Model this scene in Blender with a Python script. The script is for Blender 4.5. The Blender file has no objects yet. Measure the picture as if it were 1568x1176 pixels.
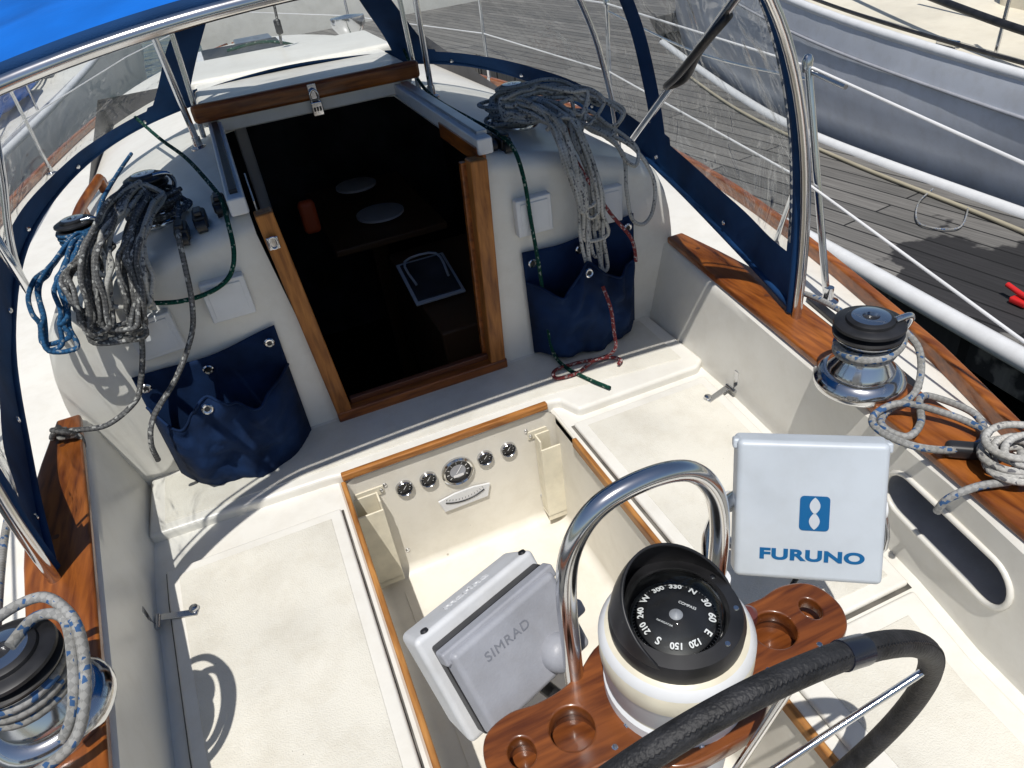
import bpy, math, random, bmesh
from mathutils import Vector as V, Matrix, noise as mnoise
random.seed(7)
sc=bpy.context.scene
COL=bpy.context.collection
# ------------------------------------------------------------------ materials
def pm(name,col,rough=.5,metal=0,var=.06,vs=3.,bump=0.,bs=200.,coat=0.,col2=None,detail=3,spec=None,coord='Object',speck=0,rvar=0,dirt=0):
    m=bpy.data.materials.new(name);m.use_nodes=True;nt=m.node_tree;N=nt.nodes;L=nt.links
    b=N['Principled BSDF'];tc=N.new('ShaderNodeTexCoord')
    n=N.new('ShaderNodeTexNoise');n.inputs['Scale'].default_value=vs;n.inputs['Detail'].default_value=detail
    L.new(tc.outputs[coord],n.inputs['Vector'])
    r=N.new('ShaderNodeValToRGB');c=V(col)
    c2=V(col2) if col2 else c*(1-var*2.2)
    r.color_ramp.elements[0].color=(*c2,1);r.color_ramp.elements[1].color=(*[min(1,x*(1+var*.5)) for x in c],1)
    r.color_ramp.elements[0].position=.3;r.color_ramp.elements[1].position=.62
    L.new(n.outputs['Fac'],r.inputs['Fac']);out=r.outputs['Color']
    if speck:
        for sc_,th,dk in ((55,.045,.45),(9,.03,.6)):
            vo=N.new('ShaderNodeTexVoronoi');vo.inputs['Scale'].default_value=sc_;L.new(tc.outputs[coord],vo.inputs['Vector'])
            rr=N.new('ShaderNodeValToRGB');rr.color_ramp.elements[0].position=th;rr.color_ramp.elements[0].color=(dk,dk*.95,dk*.85,1);rr.color_ramp.elements[1].position=th*1.6
            L.new(vo.outputs['Distance'],rr.inputs[0])
            sp=N.new('ShaderNodeSeparateColor');L.new(vo.outputs['Color'],sp.inputs[0])
            gt=N.new('ShaderNodeMath');gt.operation='GREATER_THAN';gt.inputs[1].default_value=1-speck;L.new(sp.outputs[0],gt.inputs[0])
            mx=N.new('ShaderNodeMix');mx.data_type='RGBA';mx.blend_type='MULTIPLY';L.new(gt.outputs[0],mx.inputs[0]);L.new(out,mx.inputs[6]);L.new(rr.outputs[0],mx.inputs[7]);out=mx.outputs[2]
    if dirt:
        nd=N.new('ShaderNodeTexNoise');nd.inputs['Scale'].default_value=11;nd.inputs['Detail'].default_value=5;nd.inputs['Roughness'].default_value=.7
        L.new(tc.outputs[coord],nd.inputs['Vector'])
        rd_=N.new('ShaderNodeValToRGB');rd_.color_ramp.elements[0].position=.33;rd_.color_ramp.elements[0].color=(1-dirt,1-dirt*1.15,1-dirt*1.4,1);rd_.color_ramp.elements[1].position=.55
        L.new(nd.outputs['Fac'],rd_.inputs[0])
        mx=N.new('ShaderNodeMix');mx.data_type='RGBA';mx.blend_type='MULTIPLY';mx.inputs[0].default_value=1;L.new(out,mx.inputs[6]);L.new(rd_.outputs[0],mx.inputs[7]);out=mx.outputs[2]
    L.new(out,b.inputs['Base Color'])
    b.inputs['Roughness'].default_value=rough;b.inputs['Metallic'].default_value=metal
    if rvar:
        mr=N.new('ShaderNodeMapRange');mr.inputs[3].default_value=rough-rvar;mr.inputs[4].default_value=rough+rvar
        n4=N.new('ShaderNodeTexNoise');n4.inputs['Scale'].default_value=25;n4.inputs['Detail'].default_value=3;L.new(tc.outputs[coord],n4.inputs['Vector'])
        L.new(n4.outputs['Fac'],mr.inputs[0]);L.new(mr.outputs[0],b.inputs['Roughness'])
    if coat:b.inputs['Coat Weight'].default_value=coat;b.inputs['Coat Roughness'].default_value=.06
    if spec is not None:b.inputs['Specular IOR Level'].default_value=spec
    if bump:
        n2=N.new('ShaderNodeTexNoise');n2.inputs['Scale'].default_value=bs;n2.inputs['Detail'].default_value=1
        L.new(tc.outputs[coord],n2.inputs['Vector'])
        bp=N.new('ShaderNodeBump');bp.inputs['Strength'].default_value=bump;bp.inputs['Distance'].default_value=.002
        L.new(n2.outputs['Fac'],bp.inputs['Height']);L.new(bp.outputs['Normal'],b.inputs['Normal'])
    return m
GEL=pm('gelcoat_white',(.775,.755,.695),.32,var=.04,vs=2.5,bump=.06,bs=30,dirt=.06)
NSK=pm('nonskid_cream',(.72,.695,.615),.6,var=.05,vs=4,bump=.6,bs=380,speck=.10,dirt=.08)
WELL=pm('gelcoat_cream',(.77,.735,.65),.38,var=.05,vs=3,bump=.05,bs=30,dirt=.07,speck=.08)
CREAM=pm('old_cream_plastic',(.74,.69,.55),.4,var=.06,vs=20,dirt=.06)
WHP=pm('white_plastic',(.70,.71,.72),.35,var=.03,vs=15,dirt=.03)
RWHITE=pm('display_cover_white',(.52,.565,.61),.38,var=.04,vs=9,dirt=.05,bump=.05,bs=60)
GRP=pm('grey_plastic',(.34,.35,.385),.45,var=.05,vs=20,bump=.15,bs=300,dirt=.08)
GRL=pm('light_grey_plastic',(.62,.63,.64),.45,var=.04,vs=20,bump=.1,bs=300,dirt=.07)
BLK=pm('black_plastic',(.018,.018,.02),.42,var=.3,vs=20)
CHR=pm('stainless_steel',(.66,.67,.69),.14,1,var=.08,vs=8,rvar=.06)
ALU=pm('aluminium',(.55,.58,.62),.35,1,var=.08,vs=12)
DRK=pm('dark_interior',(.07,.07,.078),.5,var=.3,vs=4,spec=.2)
NAVY=pm('navy_canvas',(.006,.022,.072),.85,var=.25,vs=9,bump=.6,bs=600,spec=.2)
DBLUE=pm('dodger_blue_canvas',(.006,.038,.12),.85,var=.18,vs=6,bump=.4,bs=500,spec=.2)  # dodger bands: darker blue with their shade put into the colour
RBLUE=pm('dodger_roof_canvas',(.003,.13,.54),.8,var=.12,vs=5,bump=.5,bs=60,spec=.2)  # dodger roof: brighter blue with the sunlight put into the colour
LEA=pm('black_leather',(.020,.020,.022),.62,var=.35,vs=30,bump=.8,bs=260)
RED=pm('red_paint',(.6,.02,.02),.4,var=.08)
INK=pm('logo_blue_ink',(.0,.10,.27),.5,var=.02)
GINK=pm('grey_ink',(.20,.21,.24),.5,var=.02)
WINK=pm('white_ink',(.8,.8,.8),.6,var=.02)
BINK=pm('black_ink',(.02,.02,.02),.6,var=.02)
NHULL=pm('neighbour_grey_hull',(.58,.61,.67),.28,var=.09,vs=1.5,dirt=.08)
NDECK=pm('neighbour_deck_cream',(.72,.67,.55),.6,var=.06,vs=3,bump=.3,bs=200,dirt=.06)
def teak(name,scl,c1=(.12,.030,.007),c2=(.38,.122,.022),coat=.45,rough=.4):
    m=bpy.data.materials.new(name);m.use_nodes=True;nt=m.node_tree;N=nt.nodes;L=nt.links;b=N['Principled BSDF']
    tc=N.new('ShaderNodeTexCoord');mp=N.new('ShaderNodeMapping');mp.inputs['Scale'].default_value=scl
    L.new(tc.outputs['Object'],mp.inputs['Vector'])
    n=N.new('ShaderNodeTexNoise');n.inputs['Scale'].default_value=2.6;n.inputs['Detail'].default_value=7;n.inputs['Distortion'].default_value=.35
    L.new(mp.outputs[0],n.inputs['Vector'])
    n3=N.new('ShaderNodeTexNoise');n3.inputs['Scale'].default_value=4;n3.inputs['Detail'].default_value=4;L.new(tc.outputs['Object'],n3.inputs['Vector'])
    r=N.new('ShaderNodeValToRGB');e=r.color_ramp.elements
    e[0].position=.28;e[0].color=(*c1,1);e[1].position=.66;e[1].color=(*c2,1)
    L.new(n.outputs['Fac'],r.inputs['Fac'])
    mx=N.new('ShaderNodeMix');mx.data_type='RGBA';mx.blend_type='MULTIPLY';mx.inputs[0].default_value=.6
    r2=N.new('ShaderNodeValToRGB');r2.color_ramp.elements[0].position=.35;r2.color_ramp.elements[0].color=(.55,.45,.38,1);r2.color_ramp.elements[1].position=.6
    L.new(n3.outputs['Fac'],r2.inputs['Fac']);L.new(r.outputs[0],mx.inputs[6]);L.new(r2.outputs[0],mx.inputs[7])
    L.new(mx.outputs[2],b.inputs['Base Color']);b.inputs['Roughness'].default_value=rough
    b.inputs['Coat Weight'].default_value=coat;b.inputs['Coat Roughness'].default_value=.15
    b.inputs['Specular IOR Level'].default_value=.3
    return m
TEAK=teak('varnished_teak',(26,3,26));TEAKX=teak('varnished_teak_crosswise',(3,26,26))
TRAY=teak('tray_dark_teak',(4,34,34),(.075,.019,.006),(.26,.080,.018),.6,.35)
FRX=teak('golden_teak_crosswise',(4,34,34),(.20,.070,.015),(.48,.205,.052),.15,.5)
FRZ=teak('golden_teak_upright',(34,34,4),(.19,.064,.013),(.46,.185,.042),.15,.5)
FRY=teak('golden_teak_lengthwise',(34,4,34),(.24,.09,.022),(.54,.26,.075),.1,.55)
def clear(name,alpha=.12,rough=.08,col=(.8,.85,.85),bump=.6):
    m=bpy.data.materials.new(name);m.use_nodes=True;nt=m.node_tree;N=nt.nodes;L=nt.links
    N.remove(N['Principled BSDF']);o=N['Material Output']
    t=N.new('ShaderNodeBsdfTransparent');t.inputs[0].default_value=(.92,.94,.94,1)
    g=N.new('ShaderNodeBsdfGlossy');g.inputs['Roughness'].default_value=rough
    fr=N.new('ShaderNodeFresnel');fr.inputs[0].default_value=1.35
    if bump:
        n=N.new('ShaderNodeTexNoise');n.inputs['Scale'].default_value=4.5;n.inputs['Detail'].default_value=3;n.inputs['Distortion'].default_value=1.
        tc=N.new('ShaderNodeTexCoord');L.new(tc.outputs['Object'],n.inputs['Vector'])
        bp=N.new('ShaderNodeBump');bp.inputs['Strength'].default_value=bump;bp.inputs['Distance'].default_value=.05
        L.new(n.outputs['Fac'],bp.inputs['Height']);L.new(bp.outputs[0],g.inputs['Normal']);L.new(bp.outputs[0],fr.inputs['Normal'])
    m2=N.new('ShaderNodeMixShader');last=t.outputs[0]
    if alpha:
        d=N.new('ShaderNodeBsdfDiffuse');d.inputs[0].default_value=(*col,1)
        m1=N.new('ShaderNodeMixShader');m1.inputs[0].default_value=alpha
        L.new(t.outputs[0],m1.inputs[1]);L.new(d.outputs[0],m1.inputs[2]);last=m1.outputs[0]
    L.new(fr.outputs[0],m2.inputs[0]);L.new(last,m2.inputs[1]);L.new(g.outputs[0],m2.inputs[2])
    L.new(m2.outputs[0],o.inputs['Surface'])
    return m
VINYL=clear('clear_vinyl',.07,.08,bump=.9)
GLASS=clear('compass_glass',.0,.02,bump=0)
def ropemat(name,c1,c2,fleck,fl=.12,sc_=6.):
    m=bpy.data.materials.new(name);m.use_nodes=True;nt=m.node_tree;N=nt.nodes;L=nt.links;b=N['Principled BSDF']
    tc=N.new('ShaderNodeTexCoord');mp=N.new('ShaderNodeMapping');mp.inputs['Rotation'].default_value=(0,0,math.radians(45));mp.inputs['Scale'].default_value=(sc_,sc_,1)
    L.new(tc.outputs['UV'],mp.inputs[0])
    ch=N.new('ShaderNodeTexChecker');ch.inputs['Scale'].default_value=1;ch.inputs[1].default_value=(*c1,1);ch.inputs[2].default_value=(*c2,1)
    L.new(mp.outputs[0],ch.inputs[0])
    v=N.new('ShaderNodeTexVoronoi');v.inputs['Scale'].default_value=1.;L.new(mp.outputs[0],v.inputs['Vector'])
    r=N.new('ShaderNodeValToRGB');r.color_ramp.interpolation='CONSTANT';r.color_ramp.elements[0].color=(1,1,1,1);r.color_ramp.elements[1].color=(0,0,0,1);r.color_ramp.elements[1].position=fl
    sp=N.new('ShaderNodeSeparateColor');L.new(v.outputs['Color'],sp.inputs[0]);L.new(sp.outputs[0],r.inputs[0])
    mx=N.new('ShaderNodeMix');mx.data_type='RGBA';L.new(r.outputs[0],mx.inputs[0]);L.new(ch.outputs[0],mx.inputs[6]);mx.inputs[7].default_value=(*fleck,1)
    n=N.new('ShaderNodeTexNoise');n.inputs['Scale'].default_value=14;n.inputs['Detail'].default_value=2;L.new(tc.outputs['Object'],n.inputs[0])
    rr=N.new('ShaderNodeValToRGB');rr.color_ramp.elements[0].position=.35;rr.color_ramp.elements[0].color=(.7,.69,.66,1);rr.color_ramp.elements[1].position=.65;L.new(n.outputs['Fac'],rr.inputs[0])
    m3=N.new('ShaderNodeMix');m3.data_type='RGBA';m3.blend_type='MULTIPLY';m3.inputs[0].default_value=1;L.new(mx.outputs[2],m3.inputs[6]);L.new(rr.outputs[0],m3.inputs[7])
    L.new(m3.outputs[2],b.inputs['Base Color']);b.inputs['Roughness'].default_value=.92;b.inputs['Specular IOR Level'].default_value=.2
    bp=N.new('ShaderNodeBump');bp.inputs['Strength'].default_value=.6;bp.inputs['Distance'].default_value=.0015
    L.new(ch.outputs['Fac'],bp.inputs['Height']);L.new(bp.outputs[0],b.inputs['Normal'])
    return m
RG=ropemat('rope_grey',(.52,.51,.48),(.41,.405,.385),(.14,.14,.15),.10)
RD=ropemat('rope_dark_flecked',(.18,.18,.18),(.10,.10,.103),(.48,.48,.46),.12)
RB=ropemat('rope_blue',(.03,.12,.26),(.02,.08,.18),(.30,.34,.38),.10)
RGN=ropemat('rope_green',(.006,.065,.045),(.004,.04,.03),(.28,.33,.28),.08)
RW=ropemat('rope_grey_blue_fleck',(.36,.36,.35),(.27,.27,.265),(.05,.12,.27),.14)
RR=ropemat('rope_red',(.26,.05,.05),(.19,.04,.045),(.42,.36,.36),.22)
def dockmat():
    m=bpy.data.materials.new('weathered_dock_planks');m.use_nodes=True;nt=m.node_tree;N=nt.nodes;L=nt.links;b=N['Principled BSDF']
    tc=N.new('ShaderNodeTexCoord');mp=N.new('ShaderNodeMapping');mp.inputs['Rotation'].default_value=(0,0,math.radians(90-8))
    L.new(tc.outputs['Object'],mp.inputs[0])
    br=N.new('ShaderNodeTexBrick');br.inputs['Scale'].default_value=1;br.inputs['Brick Width'].default_value=2.4;br.inputs['Row Height'].default_value=.135
    br.inputs['Mortar Size'].default_value=.006;br.inputs['Color1'].default_value=(.225,.215,.20,1);br.inputs['Color2'].default_value=(.14,.135,.127,1);br.inputs['Mortar'].default_value=(.012,.012,.012,1)
    L.new(mp.outputs[0],br.inputs[0])
    mp2=N.new('ShaderNodeMapping');mp2.inputs['Scale'].default_value=(1.5,40,1);L.new(mp.outputs[0],mp2.inputs[0])
    n=N.new('ShaderNodeTexNoise');n.inputs['Scale'].default_value=2;n.inputs['Detail'].default_value=5;L.new(mp2.outputs[0],n.inputs[0])
    r=N.new('ShaderNodeValToRGB');r.color_ramp.elements[0].color=(.5,.5,.5,1);r.color_ramp.elements[0].position=.3;r.color_ramp.elements[1].position=.7
    L.new(n.outputs['Fac'],r.inputs[0])
    mx=N.new('ShaderNodeMix');mx.data_type='RGBA';mx.blend_type='MULTIPLY';mx.inputs[0].default_value=1;L.new(br.outputs[0],mx.inputs[6]);L.new(r.outputs[0],mx.inputs[7])
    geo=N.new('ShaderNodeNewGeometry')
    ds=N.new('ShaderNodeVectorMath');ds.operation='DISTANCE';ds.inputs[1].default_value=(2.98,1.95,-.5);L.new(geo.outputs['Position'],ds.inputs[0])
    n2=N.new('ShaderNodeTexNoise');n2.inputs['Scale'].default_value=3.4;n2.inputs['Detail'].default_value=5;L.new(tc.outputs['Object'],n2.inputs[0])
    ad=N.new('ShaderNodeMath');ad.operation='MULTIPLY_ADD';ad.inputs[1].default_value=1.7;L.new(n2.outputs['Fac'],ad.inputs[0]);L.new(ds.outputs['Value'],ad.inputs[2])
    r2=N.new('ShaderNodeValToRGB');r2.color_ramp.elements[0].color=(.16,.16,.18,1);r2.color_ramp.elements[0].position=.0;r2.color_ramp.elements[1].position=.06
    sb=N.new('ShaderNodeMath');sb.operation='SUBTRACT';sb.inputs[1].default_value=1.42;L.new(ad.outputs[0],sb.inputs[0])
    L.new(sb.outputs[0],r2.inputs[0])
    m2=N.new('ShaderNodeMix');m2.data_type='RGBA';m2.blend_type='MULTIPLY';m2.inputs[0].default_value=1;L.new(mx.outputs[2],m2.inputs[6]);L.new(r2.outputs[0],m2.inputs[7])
    L.new(m2.outputs[2],b.inputs['Base Color']);b.inputs['Roughness'].default_value=.8
    bp=N.new('ShaderNodeBump');bp.inputs['Strength'].default_value=.8;bp.inputs['Distance'].default_value=.01;bp.invert=True
    L.new(br.outputs['Fac'],bp.inputs['Height']);L.new(bp.outputs[0],b.inputs['Normal'])
    return m
DOCK=dockmat()
def watermat():
    m=bpy.data.materials.new('harbour_water');m.use_nodes=True;nt=m.node_tree;N=nt.nodes;L=nt.links;b=N['Principled BSDF']
    b.inputs['Base Color'].default_value=(.008,.018,.014,1);b.inputs['Roughness'].default_value=.06
    tc=N.new('ShaderNodeTexCoord');n=N.new('ShaderNodeTexNoise');n.inputs['Scale'].default_value=2.5;n.inputs['Detail'].default_value=4
    L.new(tc.outputs['Object'],n.inputs[0]);bp=N.new('ShaderNodeBump');bp.inputs['Strength'].default_value=.5;bp.inputs['Distance'].default_value=.08
    L.new(n.outputs['Fac'],bp.inputs['Height']);L.new(bp.outputs[0],b.inputs['Normal'])
    return m
WATER=watermat()
# ------------------------------------------------------------------ helpers
def empty(name):
    o=bpy.data.objects.new(name,None);COL.objects.link(o);o.empty_display_size=.05;return o
def mk(name,verts,faces,mats,parent=None,smooth=True,mi=None,sharp=35,uv=None):
    me=bpy.data.meshes.new(name);me.from_pydata([tuple(v) for v in verts],[],faces)
    if not isinstance(mats,(list,tuple)):mats=[mats]
    for m in mats:me.materials.append(m)
    if mi:
        for p,i in zip(me.polygons,mi):p.material_index=i
    if smooth:
        me.polygons.foreach_set('use_smooth',[True]*len(me.polygons))
        if sharp:
            try:me.set_sharp_from_angle(angle=math.radians(sharp))
            except Exception:pass
    if uv:
        ul=me.uv_layers.new(name='UVMap')
        for p in me.polygons:
            for k,li in enumerate(p.loop_indices):ul.data[li].uv=uv[p.index][k]
    me.update()
    o=bpy.data.objects.new(name,me);COL.objects.link(o)
    if parent:o.parent=parent
    return o
def bev(o,w,seg=3,ang=35):
    b=o.modifiers.new('b','BEVEL');b.width=w;b.segments=seg;b.limit_method='ANGLE';b.angle_limit=math.radians(ang)
    o.data.polygons.foreach_set('use_smooth',[True]*len(o.data.polygons))
    w=o.modifiers.new('w','WEIGHTED_NORMAL');w.keep_sharp=True
    return o
def frame(o,e1,e2,e3):
    m=Matrix.Identity(4)
    for i,e in enumerate((e1,e2,e3)):
        for j in range(3):m[j][i]=e[j]
    for j in range(3):m[j][3]=o[j]
    return m
def box(name,size,loc,mat,parent=None,b=.004,mw=None,taper=(1,1),rz=0,seg=3):
    sx,sy,sz=[s/2 for s in size]
    tx,ty=taper
    vs=[(-sx,-sy,-sz),(sx,-sy,-sz),(sx,sy,-sz),(-sx,sy,-sz),(-sx*tx,-sy*ty,sz),(sx*tx,-sy*ty,sz),(sx*tx,sy*ty,sz),(-sx*tx,sy*ty,sz)]
    fs=[(0,3,2,1),(4,5,6,7),(0,1,5,4),(1,2,6,5),(2,3,7,6),(3,0,4,7)]
    M=(mw if mw is not None else Matrix.Identity(4))@Matrix.Translation(loc)@Matrix.Rotation(rz,4,'Z')
    o=mk(name,[M@V(v) for v in vs],fs,mat,parent,smooth=False)
    if b:bev(o,b,seg)
    return o
def prism(name,poly,z0,z1,mat,parent=None,b=.004,seg=3):
    n=len(poly);vs=[(x,y,z0) for x,y in poly]+[(x,y,z1) for x,y in poly]
    a=sum(poly[i][0]*poly[(i+1)%n][1]-poly[(i+1)%n][0]*poly[i][1] for i in range(n))
    fs=[tuple(range(n-1,-1,-1)),tuple(range(n,2*n))]+[(i,(i+1)%n,n+(i+1)%n,n+i) for i in range(n)]
    if a<0:fs=[tuple(reversed(f)) for f in fs]
    o=mk(name,vs,fs,mat,parent,smooth=False)
    if b:bev(o,b,seg)
    return o
def lathe(name,prof,loc,mat,parent=None,seg=40,mw=None,mats=None,mi=None):
    vs=[];fs=[];mm=[]
    for r,z in prof:
        for k in range(seg):
            a=2*math.pi*k/seg;vs.append(V((r*math.cos(a),r*math.sin(a),z)))
    for i in range(len(prof)-1):
        for k in range(seg):
            k2=(k+1)%seg;fs.append((i*seg+k,i*seg+k2,(i+1)*seg+k2,(i+1)*seg+k));mm.append(mi[i] if mi else 0)
    M=(mw if mw is not None else Matrix.Translation(loc))
    return mk(name,[M@v for v in vs],fs,mats or mat,parent,mi=mm if mi else None,sharp=40)
def cr(pts,n=8,closed=False):
    P=[V(p) for p in pts];out=[];m=len(P)
    rng=m if closed else m-1
    for i in range(rng):
        if closed:p0,p1,p2,p3=P[i-1],P[i],P[(i+1)%m],P[(i+2)%m]
        else:p0,p1,p2,p3=P[max(i-1,0)],P[i],P[i+1],P[min(i+2,m-1)]
        for k in range(n):
            t=k/n;out.append(.5*((2*p1)+(p2-p0)*t+(2*p0-5*p1+4*p2-p3)*t*t+(-p0+3*p1-3*p2+p3)*t**3))
    if not closed:out.append(P[-1])
    return out
def tube(name,pts,r,mat,parent=None,n=8,seg=10,closed=False,smooth=True):
    P=cr(pts,n,closed) if smooth else [V(p) for p in pts]
    Q=[P[0]]
    for p in P[1:]:
        if (p-Q[-1]).length>1e-5:Q.append(p)
    P=Q;m=len(P);vs=[];fs=[];uv=[]
    T=[]
    for i in range(m):
        a=P[i-1] if (i>0 or closed) else P[i];b=P[(i+1)%m] if (i<m-1 or closed) else P[i]
        T.append((b-a).normalized())
    ref=V((0,0,1)) if abs(T[0].z)<.9 else V((1,0,0))
    nrm=(ref-T[0]*ref.dot(T[0])).normalized()
    ln=0;LN=[]
    for i in range(m):
        if i:ln+=(P[i]-P[i-1]).length
        LN.append(ln/(2*math.pi*r))
        nrm=(nrm-T[i]*nrm.dot(T[i]))
        if nrm.length<1e-6:nrm=T[i].orthogonal()
        nrm.normalize();bi=T[i].cross(nrm)
        for k in range(seg):
            a=2*math.pi*k/seg;vs.append(P[i]+(nrm*math.cos(a)+bi*math.sin(a))*r)
    for i in range(m if closed else m-1):
        j=(i+1)%m;l2=LN[j] if j else LN[i]+.1
        for k in range(seg):
            k2=(k+1)%seg;fs.append((i*seg+k,i*seg+k2,j*seg+k2,j*seg+k))
            uv.append(((k/seg,LN[i]),((k+1)/seg,LN[i]),((k+1)/seg,l2),(k/seg,l2)))
    if not closed:
        fs.append(tuple(range(seg-1,-1,-1)));uv.append([(0,0)]*seg)
        fs.append(tuple((m-1)*seg+k for k in range(seg)));uv.append([(0,0)]*seg)
    return mk(name,vs,fs,mat,parent,uv=uv,sharp=60)
def text(name,s,size,mw,mat,parent=None,ext=.0006,bold=0,align='CENTER',sx=1,sp=1.):
    cu=bpy.data.curves.new(name,'FONT');cu.body=s;cu.size=size;cu.extrude=ext;cu.offset=bold;cu.space_character=sp
    cu.align_x=align;cu.align_y='CENTER'
    o=bpy.data.objects.new(name+'_tmp',cu);COL.objects.link(o)
    dg=bpy.context.evaluated_depsgraph_get();me=bpy.data.meshes.new_from_object(o.evaluated_get(dg))
    bpy.data.objects.remove(o)
    me.transform(mw@Matrix.Diagonal((sx,1,1,1)));me.materials.clear();me.materials.append(mat)
    ob=bpy.data.objects.new(name,me);COL.objects.link(ob)
    if parent:ob.parent=parent
    return ob
def lerp(tab,y):
    if y<=tab[0][0]:return tab[0][1]
    for (a,b),(c,d) in zip(tab,tab[1:]):
        if y<=c:return b+(d-b)*(y-a)/(c-a)
    return tab[-1][1]
CX=.3
def strip(name,rows,mat,parent,sharp=35):
    n=len(rows[0]);vs=[v for r in rows for v in r]
    fs=[(i*n+k,i*n+k+1,(i+1)*n+k+1,(i+1)*n+k) for i in range(len(rows)-1) for k in range(n-1)]
    return mk(name,vs,fs,mat,parent,sharp=sharp)
# ================================================================== SAILBOAT
boat=empty('sailboat')
X0,X1=-.02,.62
def tub():
    y0,y1,zb=-.75,1.577,-.43
    vs=[(X0,y0,zb),(X1,y0,zb),(X1,y1,zb),(X0,y1,zb),(X0,y0,-.001),(X1,y0,-.001),(X1,y1,-.001),(X0,y1,-.001)]
    fs=[(0,1,2,3),(0,4,5,1),(1,5,6,2),(2,6,7,3),(3,7,4,0)]
    o=mk('cockpit_well',vs,fs,WELL,boat,smooth=False);bev(o,.035,5,30)
tub()
prism('sole_nonskid',[(.05,-.6),(.55,-.6),(.55,1.50),(.05,1.50)],-.4295,-.427,WELL,boat,.001)
base=[(-.75,.6),(.45,.70),(.62,.735),(.9,.77),(1.4,.812),(1.85,.825)]
cin=[(-.75,.605),(.45,.705),(.62,.738),(.96,.775),(1.37,.825),(1.845,.885)]
cout=[(-.75,.80),(.6,.885),(1.0,.905),(1.2,.945),(1.5,.98),(1.85,.95)]
ys=[-.75+i*(1.845+.75)/30 for i in range(31)]
SEAM=pm('seam_gap_shade',(.16,.15,.13),.8,var=.3,vs=12)  # dark strip around the hatches: gap shading put into the colour
PLUG=pm('plug_dark_teak',(.10,.03,.01),.5)
for s,nm,xe in ((-1,'port',X0),(1,'starboard',X1)):
    rows=[]
    for y in ys:
        xb=CX+s*(lerp(base,y)+.02)
        rows.append([(xe,y,-.03),(xe,y,-.008),(xe+s*.008,y,0),(xe+(xb-xe)*.5,y,0),(xb,y,0)])
    strip('seat_'+nm,rows,GEL,boat,30)
    def outline(y0,y1,i0,i1,n=8):
        a=[(xe+s*i0,y0+(y1-y0)*k/n) for k in range(n+1)]
        b=[(CX+s*(lerp(base,y0+(y1-y0)*k/n)-i1),y0+(y1-y0)*k/n) for k in range(n,-1,-1)]
        return a+b
    prism('seat_hatch_'+nm,outline(.63,1.462,.022,.03),.001,.018,GEL,boat,.007)
    prism('seat_hatch_nonskid_'+nm,outline(.66,1.432,.052,.06),.010,.0195,NSK,boat,.002)
    prism('helm_seat_'+nm,outline(-.7,.612,.03,.035),.001,.018,GEL,boat,.008)
    prism('helm_seat_nonskid_'+nm,outline(-.65,.57,.075,.085),.012,.020,NSK,boat,.002)
    prism('hatch_seam_'+nm,outline(.6235,1.4685,.017,.025),.0005,.002,SEAM,boat,0)
    L_=1.57+.7 if s<0 else 1.41+.7
    box('teak_seat_edge_'+nm,(.014,L_,.03),(xe+s*(-.004),-.7+L_/2,-.004),FRY,boat,.004)
    rows=[]
    for y in ys:
        b=lerp(base,y);i=lerp(cin,y);o_=lerp(cout,y)
        sec=[(b,-.03),(b+.002,.0),(b+(i-b)*.9,.25),(i,.275),(i+.012,.287),(i+.03,.29),(o_-.02,.29),(o_-.004,.284),(o_+.004,.27),(o_+.015,.15),(o_+.02,.1),(b+.06,.1-.13)]
        rows.append([V((CX+s*x,y,z)) for x,z in sec])
    n=len(rows[0]);vs=[v for r in rows for v in r];fs=[]
    for i in range(len(rows)-1):
        for k in range(n):
            k2=(k+1)%n;fs.append((i*n+k,i*n+k2,(i+1)*n+k2,(i+1)*n+k))
    fs+=[tuple(range(n)),tuple((len(rows)-1)*n+k for k in range(n))]
    cm=mk('coaming_'+nm,vs,fs,[GEL,GRP],boat,sharp=40)
    st=[]
    yc0,yc1,zc,rr=.50,.72,.165,.052
    for k in range(13):
        a=math.pi/2+math.pi*k/12;st.append((yc0+rr*math.cos(a),zc+rr*math.sin(a)))
    for k in range(13):
        a=-math.pi/2+math.pi*k/12;st.append((yc1+rr*math.cos(a),zc+rr*math.sin(a)))
    m=len(st);xa=CX+s*.66;xb=CX+s*.85
    cv=[(xa,y,z) for y,z in st]+[(xb,y,z) for y,z in st]
    cf=[tuple(range(m)),tuple(range(2*m-1,m-1,-1))]+[(i,m+i,m+(i+1)%m,(i+1)%m) for i in range(m)]
    cut=mk('cutter',cv,cf,GRP,None,smooth=False)
    for oo in (cut,cm):
        bmx=bmesh.new();bmx.from_mesh(oo.data);bmesh.ops.recalc_face_normals(bmx,faces=bmx.faces);bmx.to_mesh(oo.data);bmx.free()
    bo=cm.modifiers.new('bo','BOOLEAN');bo.object=cut;bo.operation='DIFFERENCE';bo.solver='EXACT'
    dg=bpy.context.evaluated_depsgraph_get();me=bpy.data.meshes.new_from_object(cm.evaluated_get(dg))
    cm.modifiers.clear();cm.data=me;bpy.data.objects.remove(cut)
    try:me.set_sharp_from_angle(angle=math.radians(40))
    except Exception:pass
    tube('coaming_pocket_lip_'+nm,[(CX+s*(lerp(base,y)+(lerp(cin,y)-lerp(base,y))*z/.28-.001),y,z) for y,z in st],.006,GEL,boat,n=1,closed=True,seg=8)
    n=14;yy=[-.7+ (1.83+.7)*k/n for k in range(n+1)]
    poly=[(CX+s*(lerp(cin,y)+.004),y) for y in yy]+[(CX+s*(lerp(cout,y)-.008),y) for y in reversed(yy)]
    prism('teak_coaming_cap_'+nm,poly,.286,.308,TEAK,boat,.006)
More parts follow.
